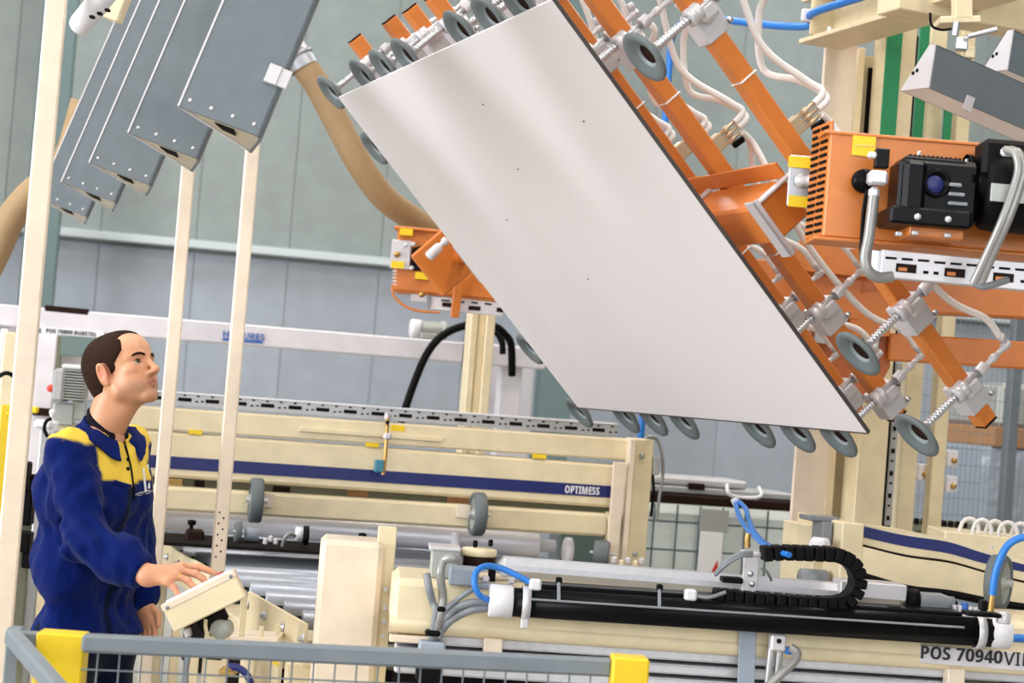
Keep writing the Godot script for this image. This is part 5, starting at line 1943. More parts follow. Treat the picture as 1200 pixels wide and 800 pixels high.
# ------------------------------------------------------------------ the orange carriage
func carriage():
	var D := 4.62
	var fx := (at(1150, 167, D) - at(970, 152, D)).normalized()
	var f := frame(fx, UP)
	var px := D / F
	var t := thing("orange_carriage", "orange carriage box with louvred end, black gearbox motor and yellow warning label", "carriage", at(1080, 290, D))
	begin(t)
	slab(at(969, 215, D), at(1330, 245, D), 124 * px, 0.15, 0.004)
	fin("carriage_box", M.orange, t)
	begin(t)
	slab(at(966, 154, D - 0.002), at(1330, 184, D - 0.002), 4 * px, 0.16, 0.002)
	slab(at(954, 278, D - 0.006), at(1330, 309, D - 0.006), 4 * px, 0.16, 0.002)
	fin("box_flange", M.orange, t)
	# louvred end plate
	begin(t)
	var e0 := at(958, 212, D + 0.1)
	var ef := frame(-f.z + fx * -0.15, UP)
	box(Transform3D(ef, at(960, 212, D + 0.08) ), Vector3(0.155, 136 * px, 0.008), 0.002)
	fin("end_louvre_plate", M.orange, t)
	for k in 16:
		for m in 2:
			begin(t)
			var c := at(960, 212, D + 0.08) + UP * (0.135 - k * 0.018) + ef.x * (-0.035 + 0.07 * m)
			box(Transform3D(ef, c - ef.z * 0.003 * signf(ef.z.x)), Vector3(0.052, 0.0075, 0.012), 0.001)
			fin("louvre_slot", M.cavity, t)
	begin(t)
	slab(at(1012, 170, D - 0.002), at(1026, 171.2, D - 0.002), 26 * px, 0.003, 0.0)
	fin("yellow_label", M.yellow, t)
	for q in [[1002, 166], [1010, 168]]:
		begin(t)
		slab(at(q[0], 170, D - 0.004), at(q[0] + 14, 171.2, D - 0.004), 1.2 * px, 0.002, 0.0)
		fin("label_line", M.brass, t)
	begin(t)
	slab(at(999, 169, D - 0.002), at(1025, 171.2, D - 0.002), 25 * px, 0.003, 0.0)
	fin("yellow_label", M.yellow, t)
	# gearbox motor
	var g := thing("gearbox_motor", "black gearbox motor with round flange bolted to the orange carriage", "motor", at(1100, 275, D - 0.1))
	var R := func(x: float, y: float, w: float, h: float, dp: float, back: float, m: Material, nm: String, bev := 0.008):
		begin(g)
		box(Transform3D(f, at(x, y, D - back) - f.z * dp * 0.0), Vector3(w * px, h * px, dp), bev)
		fin(nm, m, g)
	R.call(1093, 228, 92.0, 74.0, 0.14, 0.09, M.gloss_black, "gearbox_case", 0.014)
	R.call(1064, 222, 26.0, 60.0, 0.16, 0.1, M.gloss_black, "gearbox_end", 0.012)
	R.call(1082, 258, 92.0, 20.0, 0.17, 0.1, M.gloss_black, "gearbox_foot", 0.006)
	for k in 12:
		R.call(1062 + k * 5.2, 187 + k * 0.45, 3.0, 8.0, 0.1, 0.09, M.gloss_black, "cooling_rib", 0.002)
	R.call(1090, 192, 70.0, 6.0, 0.12, 0.09, M.gloss_black, "top_plate", 0.003)
	for k in 3:
		R.call(1119 + k * 1.5, 217 + k * 11, 14.0 + 4 * k, 4.0, 0.02, 0.165, M.hose_grey, "side_rib", 0.002)
	begin(g)
	lathe(axis(f.z, at(1095, 216, D - 0.14)), [Vector2(0.036, 0), Vector2(0.036, 0.026), Vector2(0.033, 0.03), Vector2(0.026, 0.03), Vector2(0.025, 0.024), Vector2(0, 0.024)], 28)
	fin("round_flange", M.gloss_black, g)
	begin(g)
	lathe(axis(f.z, at(1095, 216, D - 0.163)), [Vector2(0.024, 0), Vector2(0.02, 0.003), Vector2(0, 0.003)], 28)
	fin("flange_cover", M.stripe_blue, g)
	for q in [[1075, 254], [1111, 257]]:
		begin(g)
		lathe(axis(f.z, at(q[0], q[1], D - 0.185)), [Vector2(0.0085, 0), Vector2(0.0085, 0.005), Vector2(0.004, 0.008), Vector2(0, 0.008)], 6)
		fin("bolt", M.silver, g)
	begin(g)
	lathe(axis(fx, at(1130, 213, D - 0.09)), [Vector2(0.07, 0), Vector2(0.07, 0.012), Vector2(0.062, 0.016), Vector2(0.062, 0.03), Vector2(0.068, 0.034), Vector2(0.068, 0.05), Vector2(0.055, 0.056), Vector2(0.055, 0.1)], 24)
	fin("coupling_ring", M.gloss_black, g)
	begin(g)
	lathe(axis(fx, at(1148, 222, D - 0.1)), [Vector2(0, 0), Vector2(0.09, 0), Vector2(0.1, 0.01), Vector2(0.105, 0.04), Vector2(0.105, 0.35), Vector2(0, 0.35)], 28)
	fin("motor_drum", M.black, g)
	R.call(1185, 190, 76.0, 44.0, 0.1, 0.12, M.black, "terminal_box", 0.012)
	R.call(1186, 227, 48.0, 20.0, 0.006, 0.212, M.motor_grey, "type_plate", 0.001)
	R.call(1091, 275, 62.0, 12.0, 0.12, 0.08, M.orange, "motor_bracket", 0.003)
	for q in [[1053, 274], [1072, 273], [1110, 276]]:
		R.call(q[0], q[1], 7.0, 5.0, 0.02, 0.15, M.zinc, "bracket_nut", 0.002)
	for q in [[1077, 181, 4.0], [1133, 190, 4.0]]:
		R.call(q[0], q[1], q[2], 8.0, 0.012, 0.08, M.zinc, "lifting_stud", 0.002)
	# connector with conduit
	var c := thing("conduit_fitting", "black and silver connector with grey conduit dropping beside the gearbox motor", "conduit", at(1025, 300, D - 0.1))
	begin(c)
	bx(at(1033, 186, D - 0.08), Vector3(0.035, 0.05, 0.03), 0.003, f)
	fin("black_plug", M.gloss_black, c)
	begin(c)
	bx(at(1022, 182, D - 0.09), Vector3(0.022, 0.016, 0.02), 0.004, f)
	fin("plug_knob", M.silver, c)
	begin(c)
	bx(at(1028, 209, D - 0.1), Vector3(0.048, 0.036, 0.045), 0.007, f)
	bx(at(1024, 226, D - 0.1), Vector3(0.026, 0.03, 0.03), 0.008, f)
	fin("silver_elbow", M.silver, c)
	begin(c)
	lathe(axis(f.z, at(1011, 213, D - 0.03)), [Vector2(0.03, 0), Vector2(0.032, 0.01), Vector2(0.03, 0.03), Vector2(0.018, 0.036), Vector2(0, 0.036)], 18)
	fin("black_button", M.gloss_black, c)
	begin(c)
	tube(spl([at(1024, 230, D - 0.1), at(1022, 250, D - 0.1), at(1018, 280, D - 0.1), at(1014, 302, D - 0.1), at(1018, 318, D - 0.1), at(1030, 325, D - 0.09), at(1045, 324, D - 0.08)]), 0.0145, 10)
	fin("grey_conduit", M.conduit, c)
	begin(c)
	tube(spl([at(1016, 222, D - 0.06), at(1012, 250, D - 0.06), at(1010, 280, D - 0.06), at(1009, 305, D - 0.06)]), 0.006, 6)
	fin("black_wire", M.black, c)
	c = thing("grey_conduit", "pair of grey conduits hanging down over the black motor at the right edge", "conduit", at(1150, 325, D - 0.2))
	begin(c)
	bx(at(1180, 178, D - 0.2), Vector3(0.03, 0.022, 0.02), 0.006, f)
	fin("conduit_clip", M.cap_white, c)
	for k in 2:
		begin(c)
		tube(spl([at(1178 + 6 * k, 176, D - 0.2), at(1190 + 4 * k, 180, D - 0.23), at(1194 + 6 * k, 198, D - 0.24), at(1188 + 6 * k, 222, D - 0.24), at(1175 + 6 * k, 258, D - 0.24), at(1158 + 6 * k, 296, D - 0.22), at(1141 + 8 * k, 332, D - 0.2)]), 0.0115, 10)
		fin("conduit_run", M.conduit, c)
	begin(c)
	tube(spl([at(1141, 331, D - 0.2), at(1152, 336, D - 0.2), at(1168, 332, D - 0.18), at(1180, 328, D - 0.15)]), 0.009, 8)
	fin("lower_lead", M.hose_grey, c)
	# perforated duct under the box
	c = thing("cable_duct", "perforated silver cable duct under the orange carriage box", "cable duct", at(1110, 330, D - 0.08))
	begin(c)
	var d0 := at(1033, 308, D - 0.06)
	var d1 := at(1330, 336, D - 0.06)
	slab(d0, d1, 32 * px, 0.05, 0.002)
	fin("duct_body", M.silver, c)
	begin(c)
	slab(at(1022, 306, D - 0.03), at(1034, 307, D - 0.03), 27 * px, 0.05, 0.002)
	fin("duct_end", M.steel, c)
	var df := frame(d1 - d0, UP)
	for k in 6:
		var x := 1062.0 + k * 57
		var y := 311.0 + (x - 1033) * 0.094
		begin(c)
		slab(at(x - 12, y - 0.6, D - 0.062), at(x + 12, y + 1.6, D - 0.062), 10 * px, 0.004, 0.0)
		fin("duct_opening", M.dark_brown, c)
		begin(c)
		slab(at(x - 9, y + 1.2, D - 0.064), at(x + 1, y + 2.0, D - 0.064), 4 * px, 0.003, 0.0)
		fin("inner_wire", M.orange, c)
		for m in 3:
			begin(c)
			slab(at(x - 24 + m * 19, y - 12.0 + m * 1.5, D - 0.062), at(x - 11 + m * 19, y - 11 + m * 1.5, D - 0.062), 2.6 * px, 0.004, 0.0)
			fin("duct_slot", M.cavity, c)
		for m in 2:
			begin(c)
			slab(at(x + 20 + m * 12, y + 5 + m, D - 0.062), at(x + 26 + m * 12, y + 5.5 + m, D - 0.062), 3.4 * px, 0.004, 0.0)
			fin("duct_slot", M.cavity, c)
	# sensor plate at the pivot
	c = thing("sensor_plate", "silver sensor plate with two yellow labels beside the louvred carriage end", "sensor", at(936, 240, 4.86))
	begin(c)
	var sf := frame(at(952, 214, 4.86) - at(922, 211, 4.88), UP)
	slab(at(924, 211, 4.86), at(951, 213, 4.86), 60 / F * 4.86, 0.012, 0.002)
	fin("plate", M.brushed, c)
	for y in [189, 235]:
		begin(c)
		slab(at(924, y, 4.856), at(951, y + 2, 4.856), 13 / F * 4.86, 0.004, 0.0)
		fin("yellow_label", M.yellow, c)
	begin(c)
	lathe(axis(sf.z + sf.x * 0.8, at(938, 212, 4.86)), [Vector2(0.02, 0), Vector2(0.02, 0.008), Vector2(0.012, 0.012), Vector2(0.012, 0.04), Vector2(0.014, 0.042), Vector2(0.014, 0.06), Vector2(0.008, 0.07), Vector2(0, 0.07)], 12)
	fin("sensor_barrel", M.silver, c)
	begin(c)
	tube(spl([at(956, 210, 4.78), at(962, 217, 4.76), at(962, 240, 4.78), at(960, 258, 4.8)]), 0.0045, 6)
	fin("sensor_lead", M.orange, c)
	begin(c)
	rod(at(938, 212, 4.87), at(962, 213, 4.79), 0.016, 10)
	fin("plate_arm", M.steel, c)

	# frame of the hoist behind the arms
	c = thing("hoist_frame", "orange hoist frame of beams and a gusset plate behind the gripper arms", "hoist frame", at(1050, 420, 5.9))
	var H := 6.3
	begin(c)
	slab(at(884, 334, H), at(1010, 344, H), 62 / F * H, 0.12, 0.004)
	fin("frame_beam", M.orange, c)
	begin(c)
	slab(at(996, 341, H + 0.02), at(1330, 358, H + 0.02), 42 / F * H, 0.14, 0.006)
	fin("frame_beam", M.orange, c)
	begin(c)
	slab(at(1042, 406, H + 0.02), at(1330, 424, H + 0.02), 32 / F * H, 0.1, 0.006)
	fin("frame_beam", M.orange, c)
	begin(c)
	prism([at(948, 268, H - 0.05), at(1075, 278, H - 0.05), at(1118, 296, H - 0.05), at(1118, 322, H - 0.05), at(1010, 324, H - 0.05), at(933, 316, H - 0.05), at(933, 290, H - 0.05)], -f.z * 0.05)
	fin("gusset_plate", M.orange, c)
	begin(c)
	prism([at(960, 370, H + 0.06), at(1043, 372, H + 0.06), at(1043, 430, H + 0.06), at(1020, 472, H + 0.06), at(985, 472, H + 0.06), at(940, 420, H + 0.06)], -f.z * 0.1)
	fin("lower_plate", M.orange_dark, c)
	begin(c)
	slab(at(1018, 342, H - 0.0), at(1020, 395, H - 0.0), 0.14, 0.12, 0.003, fx)
	fin("hanger_plate", M.orange, c)
	begin(c)
	slab(at(955, 392, H + 0.02), at(1030, 404, H + 0.02), 18 / F * H, 0.02, 0.002)
	fin("perforated_strip", M.zinc, c)
	for k in 6:
		begin(c)
		slab(at(960 + k * 12, 391 + k * 1.9, H + 0.018), at(966 + k * 12, 392 + k * 1.9, H + 0.018), 4 / F * H, 0.003, 0.0)
		fin("strip_hole", M.cavity, c)
	begin(c)
	stand(1068, 284, H - 0.1, 17 / F * H, 0.04, hgt(1068, 276, H), hgt(1068, 310, H), 0.003)
	fin("hanger_tab", M.orange_dark, c)
	begin(c)
	lathe(axis(f.z, at(1037, 288, H - 0.12)), [Vector2(0.02, 0), Vector2(0.03, 0.01), Vector2(0.03, 0.03), Vector2(0.02, 0.04), Vector2(0, 0.04)], 14)
	bx(at(1040, 292, H - 0.12), Vector3(0.08, 0.03, 0.03), 0.006, f)
	fin("brass_valve", M.brass, c)
	begin(c)
	tube(spl([at(1052, 284, H - 0.15), at(1066, 288, H - 0.15), at(1080, 297, H - 0.15), at(1090, 305, H - 0.15)]), 0.014, 8)
	fin("white_hose", M.hose_white, c)
	# far end of the carriage
	D = 8.05
	px = D / F
	c = thing("far_carriage", "small far orange carriage end with yellow labels and silver plate, left of the white sheet", "carriage", at(520, 345, D))
	begin(c)
	slab(at(463, 303, D), at(640, 319, D), 77 * px, 0.2, 0.012)
	fin("carriage_box", M.orange, c)
	begin(c)
	slab(at(462, 266, D - 0.01), at(640, 282, D - 0.01), 4 * px, 0.22, 0.004)
	fin("box_flange", M.orange, c)
	begin(c)
	prism([at(483, 291, D - 0.01), at(497, 287, D - 0.01), at(508, 317, D - 0.01), at(481, 317, D - 0.01)], ROOM.z * 0.012)
	fin("dark_opening", M.gloss_black, c)
	begin(c)
	slab(at(458, 297, D - 0.03), at(481, 299, D - 0.03), 34 * px, 0.012, 0.003)
	fin("silver_plate", M.silver, c)
	for q in [[476, 271.5, 15, 8], [466, 310, 15, 8], [494, 323, 15, 8]]:
		begin(c)
		slab(at(q[0] - q[2] / 2.0, q[1] - 0.6, D - 0.044), at(q[0] + q[2] / 2.0, q[1] + 0.6, D - 0.044), q[3] * px, 0.035, 0.0)
		fin("yellow_label", M.yellow, c)
	begin(c)
	lathe(axis(ROOM.z, at(465, 298, D - 0.04)), [Vector2(0.014, 0), Vector2(0.014, 0.012), Vector2(0.008, 0.018), Vector2(0, 0.018)], 10)
	fin("brass_knob", M.brass, c)
	for q in [[484, 286], [482, 314], [475, 287]]:
		begin(c)
		lathe(axis(ROOM.z, at(q[0], q[1], D - 0.04)), [Vector2(0.01, 0), Vector2(0.01, 0.012), Vector2(0, 0.014)], 8)
		fin("bolt", M.cap_white, c)
	begin(c)
	lathe(axis(at(517, 287, 7.45) - at(502, 301, 7.45), at(501, 302, 7.45)), [Vector2(0, 0), Vector2(0.02, 0.004), Vector2(0.022, 0.02), Vector2(0.02, 0.07), Vector2(0.012, 0.074), Vector2(0.012, 0.09), Vector2(0.018, 0.092), Vector2(0.018, 0.11), Vector2(0, 0.114)], 14)
	fin("white_sensor", M.cap_white, c)
	begin(c)
	lathe(axis(ROOM.z, at(528, 305, D - 0.01)), [Vector2(0.024, 0), Vector2(0.024, 0.006), Vector2(0, 0.006)], 16)
	fin("round_hole", M.cavity, c)
	begin(c)
	slab(at(539, 322, D - 0.05), at(533, 372, D - 0.05), 10 * px, 0.02, 0.002, ROOM.x)
	fin("hanger_strap", M.orange, c)
	begin(c)
	slab(at(482, 345, D + 0.02), at(530, 349, D + 0.02), 16 * px, 0.03, 0.004)
	fin("lower_plate", M.white_paint, c)
	begin(c)
	slab(at(500, 354, D - 0.01), at(590, 363, D - 0.01), 15 * px, 0.04, 0.002)
	fin("perforated_duct", M.silver, c)
	for q in [[524, 357, 12, 5], [556, 361, 14, 5], [586, 363, 8, 5], [522, 352, 10, 2], [540, 353.5, 8, 2], [556, 354.5, 8, 2], [572, 356, 8, 2]]:
		begin(c)
		slab(at(q[0] - q[2] / 2.0, q[1] - 0.5, D - 0.013), at(q[0] + q[2] / 2.0, q[1] + 0.5, D - 0.013), q[3] * px, 0.004, 0.0)
		fin("duct_opening", M.dark_brown, c)
	begin(c)
	slab(at(500, 353, D - 0.02), at(505, 353.4, D - 0.02), 14 * px, 0.04, 0.002)
	fin("duct_end", M.hose_grey, c)
	begin(c)
	tube(spl([at(460, 333, D - 0.03), at(461, 345, D - 0.03), at(472, 357, D - 0.03), at(490, 364, D - 0.03), at(515, 366, D - 0.02)]), 0.006, 6)
	fin("orange_wire", M.orange, c)
	begin(c)
	lathe(axis(ROOM.z, at(494, 345, D - 0.02)), [Vector2(0.014, 0), Vector2(0.014, 0.012), Vector2(0, 0.016)], 10)
	fin("brass_knob", M.brass, c)
	for k in 5:
		begin(c)
		slab(at(459.5, 317 + k * 4, D - 0.004), at(465, 317.4 + k * 4, D - 0.004), 1.6 * px, 0.02, 0.0)
		fin("louvre_slot", M.silver, c)

# ------------------------------------------------------------------ the worker
func smin(a: float, b: float, k: float) -> float:
	var h := maxf(k - absf(a - b), 0.0) / k
	return minf(a, b) - h * h * k * 0.25

func cap(a: Vector3, b: Vector3, ra: float, rb: float) -> Array:
	return [0, a, b - a, 1.0 / maxf((b - a).length_squared(), 1e-8), ra, rb - ra]

func ell(c: Vector3, b: Basis, r: Vector3) -> Array:    # b: axes as columns
	var m := Basis(b.x / r.x, b.y / r.y, b.z / r.z).transposed()
	return [1, c, m, m.transposed()]

func dist(q: Array, p: Vector3) -> float:
	if q[0] == 0:
		var v: Vector3 = p - q[1]
		var h: float = clampf(v.dot(q[2]) * q[3], 0.0, 1.0)
		return (v - q[2] * h).length() - q[4] - q[5] * h
	var w: Vector3 = q[2] * (p - q[1])
	var k0 := w.length()
	var k1: float = (q[3] * w).length()
	return k0 * (k0 - 1.0) / maxf(k1, 1e-6)

func blend(qs: Array, p: Vector3, k: float) -> float:
	var d := 1e9
	for q in qs: d = smin(d, dist(q, p), k) if d < 1e8 else dist(q, p)
	return d

var NV: PackedVector3Array
var NC: PackedColorArray
var NI: PackedInt32Array
func nets_begin():
	NV = PackedVector3Array()
	NC = PackedColorArray()
	NI = PackedInt32Array()

func nets(f: Callable, lo: Vector3, hi: Vector3, cell: float, tint: Callable):   # surface nets of a field
	var n := Vector3i(((hi - lo) / cell).ceil()) + Vector3i.ONE
	var nx := n.x
	var nxy := n.x * n.y
	var val := PackedFloat32Array()
	val.resize(nxy * n.z)
	var BL := 6
	var reach := BL * cell * 0.87 * 1.2 + cell
	for bz in range(0, n.z, BL):
		for by in range(0, n.y, BL):
			for bx_ in range(0, n.x, BL):
				var d: float = f.call(lo + Vector3(bx_ + BL * 0.5, by + BL * 0.5, bz + BL * 0.5) * cell)
				var far := absf(d) > reach
				for z in range(bz, mini(bz + BL, n.z)):
					for y in range(by, mini(by + BL, n.y)):
						for x in range(bx_, mini(bx_ + BL, n.x)):
							val[x + y * nx + z * nxy] = d if far else f.call(lo + Vector3(x, y, z) * cell)
	var idx := PackedInt32Array()
	idx.resize(nxy * n.z)
	idx.fill(-1)
	var off := [0, 1, nx, nx + 1, nxy, nxy + 1, nxy + nx, nxy + nx + 1]
	var ed := [[0, 1], [2, 3], [4, 5], [6, 7], [0, 2], [1, 3], [4, 6], [5, 7], [0, 4], [1, 5], [2, 6], [3, 7]]
	for z in n.z - 1:
		for y in n.y - 1:
			for x in n.x - 1:
				var b := x + y * nx + z * nxy
				var s := 0
				for k in 8:
					if val[b + off[k]] < 0.0: s += 1
				if s == 0 or s == 8: continue
				var c := Vector3.ZERO
				var m := 0
				for e in ed:
					var v0 := val[b + off[e[0]]]
					var v1 := val[b + off[e[1]]]
					if (v0 < 0.0) == (v1 < 0.0): continue
					var t := v0 / (v0 - v1)
					var p0 := Vector3(e[0] & 1, (e[0] >> 1) & 1, e[0] >> 2)
					var p1 := Vector3(e[1] & 1, (e[1] >> 1) & 1, e[1] >> 2)
					c += p0.lerp(p1, t)
					m += 1
				idx[b] = NV.size()
				var p := lo + (Vector3(x, y, z) + c / m) * cell
				NV.append(p)
				NC.append(tint.call(p))
	var st := [1, nx, nxy]
	for z in range(1, n.z - 1):
		for y in range(1, n.y - 1):
			for x in range(1, n.x - 1):
				var b := x + y * nx + z * nxy
				for ax in 3:
					var v0 := val[b]
					var v1 := val[b + st[ax]]
					if (v0 < 0.0) == (v1 < 0.0): continue
					var u: int = st[(ax + 1) % 3]
					var w: int = st[(ax + 2) % 3]
					var a := idx[b - u - w]
					var c2 := idx[b - w]
					var d2 := idx[b]
					var e2 := idx[b - u]
					if a < 0 or c2 < 0 or d2 < 0 or e2 < 0: continue
					if v0 < 0.0:
						NI.append_array([a, d2, c2, a, e2, d2])
					else:
						NI.append_array([a, c2, d2, a, d2, e2])

func nets_commit(called: String, m: Material, t: Node3D, label := "") -> MeshInstance3D:
	var inv := t.global_transform.affine_inverse()
	var nrm := PackedVector3Array()
	nrm.resize(NV.size())
	for i in range(0, NI.size(), 3):
		var a := NV[NI[i]]
		var b := NV[NI[i + 1]]
		var c := NV[NI[i + 2]]
		var g := (a - c).cross(a - b)
		for k in 3: nrm[NI[i + k]] += g
	for i in NV.size():
		nrm[i] = (inv.basis * nrm[i]).normalized()
		NV[i] = inv * NV[i]
	var ar := []
	ar.resize(Mesh.ARRAY_MAX)
	ar[Mesh.ARRAY_VERTEX] = NV
	ar[Mesh.ARRAY_NORMAL] = nrm
	ar[Mesh.ARRAY_COLOR] = NC
	ar[Mesh.ARRAY_INDEX] = NI
	var mesh := ArrayMesh.new()
	mesh.add_surface_from_arrays(Mesh.PRIMITIVE_TRIANGLES, ar)
	mesh.surface_set_material(0, m)
	return inst(called, mesh, t, Transform3D(), label)

func lin(r: int, g: int, b: int) -> Color: return rgb(r, g, b).srgb_to_linear()

func person():
	var ph := deg_to_rad(30.0)
	var fB := Vector3(cos(ph), 0, sin(ph))
	var rB := Vector3(-sin(ph), 0, cos(ph))
	var bB := Basis(rB, UP, fB)
	var foot := at(104, 760, 5.72)
	var t := thing("person", "man in a navy and yellow work jacket looking up, hand on the control box", "person", Vector3(foot.x, 0, foot.z))
	var T := func(y: float) -> Vector3: return at(112 - (y - 520) * 0.055, y, 5.72)
	# joints
	var neck := at(124, 506, 5.72)
	var shR := at(80, 531, 5.55)
	var elR := at(104, 634, 5.46)
	var wrR := at(173, 674, 5.385)
	var shL := at(150, 524, 5.9)
	var elL := at(158, 628, 5.97)
	var wrL := at(169, 704, 5.9)
	var hipC: Vector3 = T.call(752)
	var hipR := hipC + rB * 0.09
	var hipL := hipC - rB * 0.09
	# head frame
	var pw := deg_to_rad(29.0)
	var fH := Vector3(cos(pw), 0, sin(pw))
	var rH := Vector3(-sin(pw), 0, cos(pw))
	var tilt := Basis(rH, deg_to_rad(23.0))
	fH = tilt * fH
	var uH := tilt * UP
	if fH.y < 0.0:
		tilt = Basis(rH, deg_to_rad(-23.0))
		fH = tilt * Vector3(cos(pw), 0, sin(pw))
		uH = tilt * UP
	var SC := 1.06
	var H := at(125, 437, 5.64) - rH * 0.074 * SC
	var bH := Basis(rH * SC, uH * SC, fH * SC * 1.06)
	var HT := Transform3D(bH, H)
	var HI := HT.affine_inverse()
	var E := func(x: float, y: float, z: float, rx: float, ry: float, rz: float) -> Array: return ell(Vector3(x, y, z), Basis(), Vector3(rx, ry, rz))
	var V := func(x: float, y: float, z: float) -> Vector3: return Vector3(x, y, z)
	# ---- head field, in head coordinates (x right, y up, z forward)
	var skull := [E.call(0, 0.05, -0.012, 0.077, 0.082, 0.098), E.call(0, 0.045, 0.03, 0.066, 0.066, 0.064), E.call(0, -0.02, 0.04, 0.06, 0.07, 0.05)]
	var jaw := [cap(V.call(0.05, -0.03, 0.0), V.call(0.046, -0.062, 0.012), 0.02, 0.02), cap(V.call(-0.05, -0.03, 0.0), V.call(-0.046, -0.062, 0.012), 0.02, 0.02),
		cap(V.call(0.046, -0.062, 0.012), V.call(0.014, -0.093, 0.066), 0.02, 0.016), cap(V.call(-0.046, -0.062, 0.012), V.call(-0.014, -0.093, 0.066), 0.02, 0.016), E.call(0, -0.092, 0.075, 0.022, 0.016, 0.016), E.call(0, -0.052, 0.046, 0.044, 0.04, 0.036), E.call(0.032, -0.038, 0.049, 0.026, 0.038, 0.031), E.call(-0.032, -0.038, 0.049, 0.026, 0.038, 0.031)]
	var detail := [E.call(0.042, -0.012, 0.062, 0.023, 0.02, 0.02), E.call(-0.042, -0.012, 0.062, 0.023, 0.02, 0.02),
		cap(V.call(0.048, 0.026, 0.067), V.call(0.012, 0.027, 0.089), 0.011, 0.011), cap(V.call(-0.048, 0.026, 0.067), V.call(-0.012, 0.027, 0.089), 0.011, 0.011),
		cap(V.call(0, 0.02, 0.09), V.call(0, -0.022, 0.1135), 0.0085, 0.009), E.call(0, -0.028, 0.1135, 0.012, 0.01, 0.0125),
		E.call(0.011, -0.032, 0.1, 0.0075, 0.0075, 0.011), E.call(-0.011, -0.032, 0.1, 0.0075, 0.0075, 0.011), E.call(0, -0.06, 0.068, 0.043, 0.033, 0.0235)]
	var lips := [cap(V.call(0.025, -0.0615, 0.081), V.call(0.006, -0.056, 0.0965), 0.0028, 0.0042), cap(V.call(-0.025, -0.0615, 0.081), V.call(-0.006, -0.056, 0.0965), 0.003, 0.0048),
		cap(V.call(0.021, -0.063, 0.083), V.call(0.0, -0.067, 0.0945), 0.003, 0.0048), cap(V.call(-0.021, -0.063, 0.083), V.call(0.0, -0.067, 0.0945), 0.003, 0.0048)]
	var earE := ell(V.call(0.079, 0.0, -0.012), Basis(Vector3(0, 0, 1), -0.25) * Basis(Vector3.UP, 0.35), Vector3(0.0095, 0.036, 0.0225))
	var earS := ell(V.call(0.088, 0.003, -0.008), Basis(Vector3(0, 0, 1), -0.25) * Basis(Vector3.UP, 0.35), Vector3(0.0075, 0.023, 0.0125))
	var lobe: Array = E.call(0.074, -0.027, -0.004, 0.007, 0.011, 0.008)
	var nk := HI * neck
	var throat := [cap(V.call(0, -0.03, -0.028), nk + Vector3(0, 0.0, -0.012), 0.054, 0.06), cap(V.call(0, -0.07, 0.02), nk + Vector3(0, 0.01, 0.02), 0.034, 0.042)]
	var head_f := func(w: Vector3) -> float:
		var p: Vector3 = HI * w
		var d := blend(skull, p, 0.03)
		d = smin(d, blend(jaw, p, 0.022), 0.02)
		d = smin(d, blend(detail, p, 0.007), 0.01)
		for s in [-1.0, 1.0]:      # eye sockets and lids
			var q := Vector3(p.x * s, p.y, p.z)
			var so := (q - Vector3(0.031, 0.009, 0.098)).length() - 0.0155
			d = -smin(-d, so, 0.012)
			var lid := (q - Vector3(0.031, 0.008, 0.0735)).length() - 0.0142
			d = smin(d, lid, 0.004)
			var slit := maxf(absf(q.y - 0.008) - 0.0062 * maxf(0.0, 1.0 - pow((q.x - 0.031) / 0.0145, 2.0)), 0.0795 - q.z)
			if absf(q.x - 0.031) < 0.0145 and q.z < 0.1: d = maxf(d, -slit)
		d = smin(d, blend(lips, p, 0.004), 0.004)
		var gap := Vector2(p.y + 0.0618 + absf(p.x) * 0.02, p.z - 0.0995).length() - 0.002
		if absf(p.x) < 0.021: d = maxf(d, -gap)
		for s in [-1.0, 1.0]:
			var q := Vector3(p.x * s, p.y, p.z)
			var e := maxf(dist(earE, q), -dist(earS, q) + 0.0)
			e = minf(e, dist(lobe, q))
			d = smin(d, e, 0.006)
			d = maxf(d, -((q - Vector3(0.0075, -0.041, 0.108)).length() - 0.0042))
		d = smin(d, blend(throat, p, 0.02), 0.028)
		return d * SC
	var skin_t := func(w: Vector3) -> Color:
		var p: Vector3 = HI * w
		var c := lin(204, 146, 110)
		if p.y > 0.035: c = c.lerp(lin(222, 168, 134), clampf((p.y - 0.035) * 20.0, 0, 1))
		var beard := clampf(1.0 - absf(p.y + 0.075) / 0.05, 0, 1) * clampf((p.z + 0.0) * 25.0, 0, 1) * clampf(-(p.y + 0.04) * 40.0 + 0.3, 0, 1)
		c = c.lerp(lin(158, 116, 94), beard * 0.7)
		var cheek := Vector3(absf(p.x) - 0.045, p.y + 0.022, p.z - 0.07).length()
		c = c.lerp(lin(212, 140, 108), clampf(1.0 - cheek / 0.03, 0, 1) * 0.5)
		var ear := Vector3(absf(p.x) - 0.078, p.y, p.z + 0.01).length()
		c = c.lerp(lin(222, 138, 112), clampf(1.4 - ear / 0.025, 0, 1) * 0.6)
		c = c.lerp(lin(164, 100, 84), clampf(1.0 - (blend(lips, p, 0.004) - 0.0008) / 0.0025, 0, 1) * 0.85)
		return c
	nets_begin()
	nets(head_f, HT * Vector3(0, 0.02, 0) - Vector3(0.155, 0.27, 0.155), HT * Vector3(0, 0.02, 0) + Vector3(0.155, 0.155, 0.155), 0.0035, skin_t)
	# ---- trunk, legs and arms under the clothes
	var chest: Vector3 = T.call(575)
	var belly: Vector3 = T.call(660)
	var kneeR := Vector3(hipR.x + 0.02, 0.48, hipR.z + 0.02)
	var kneeL := Vector3(hipL.x + 0.03, 0.48, hipL.z)
	var anR := Vector3(hipR.x - 0.02, 0.09, hipR.z + 0.02)
	var anL := Vector3(hipL.x, 0.09, hipL.z)
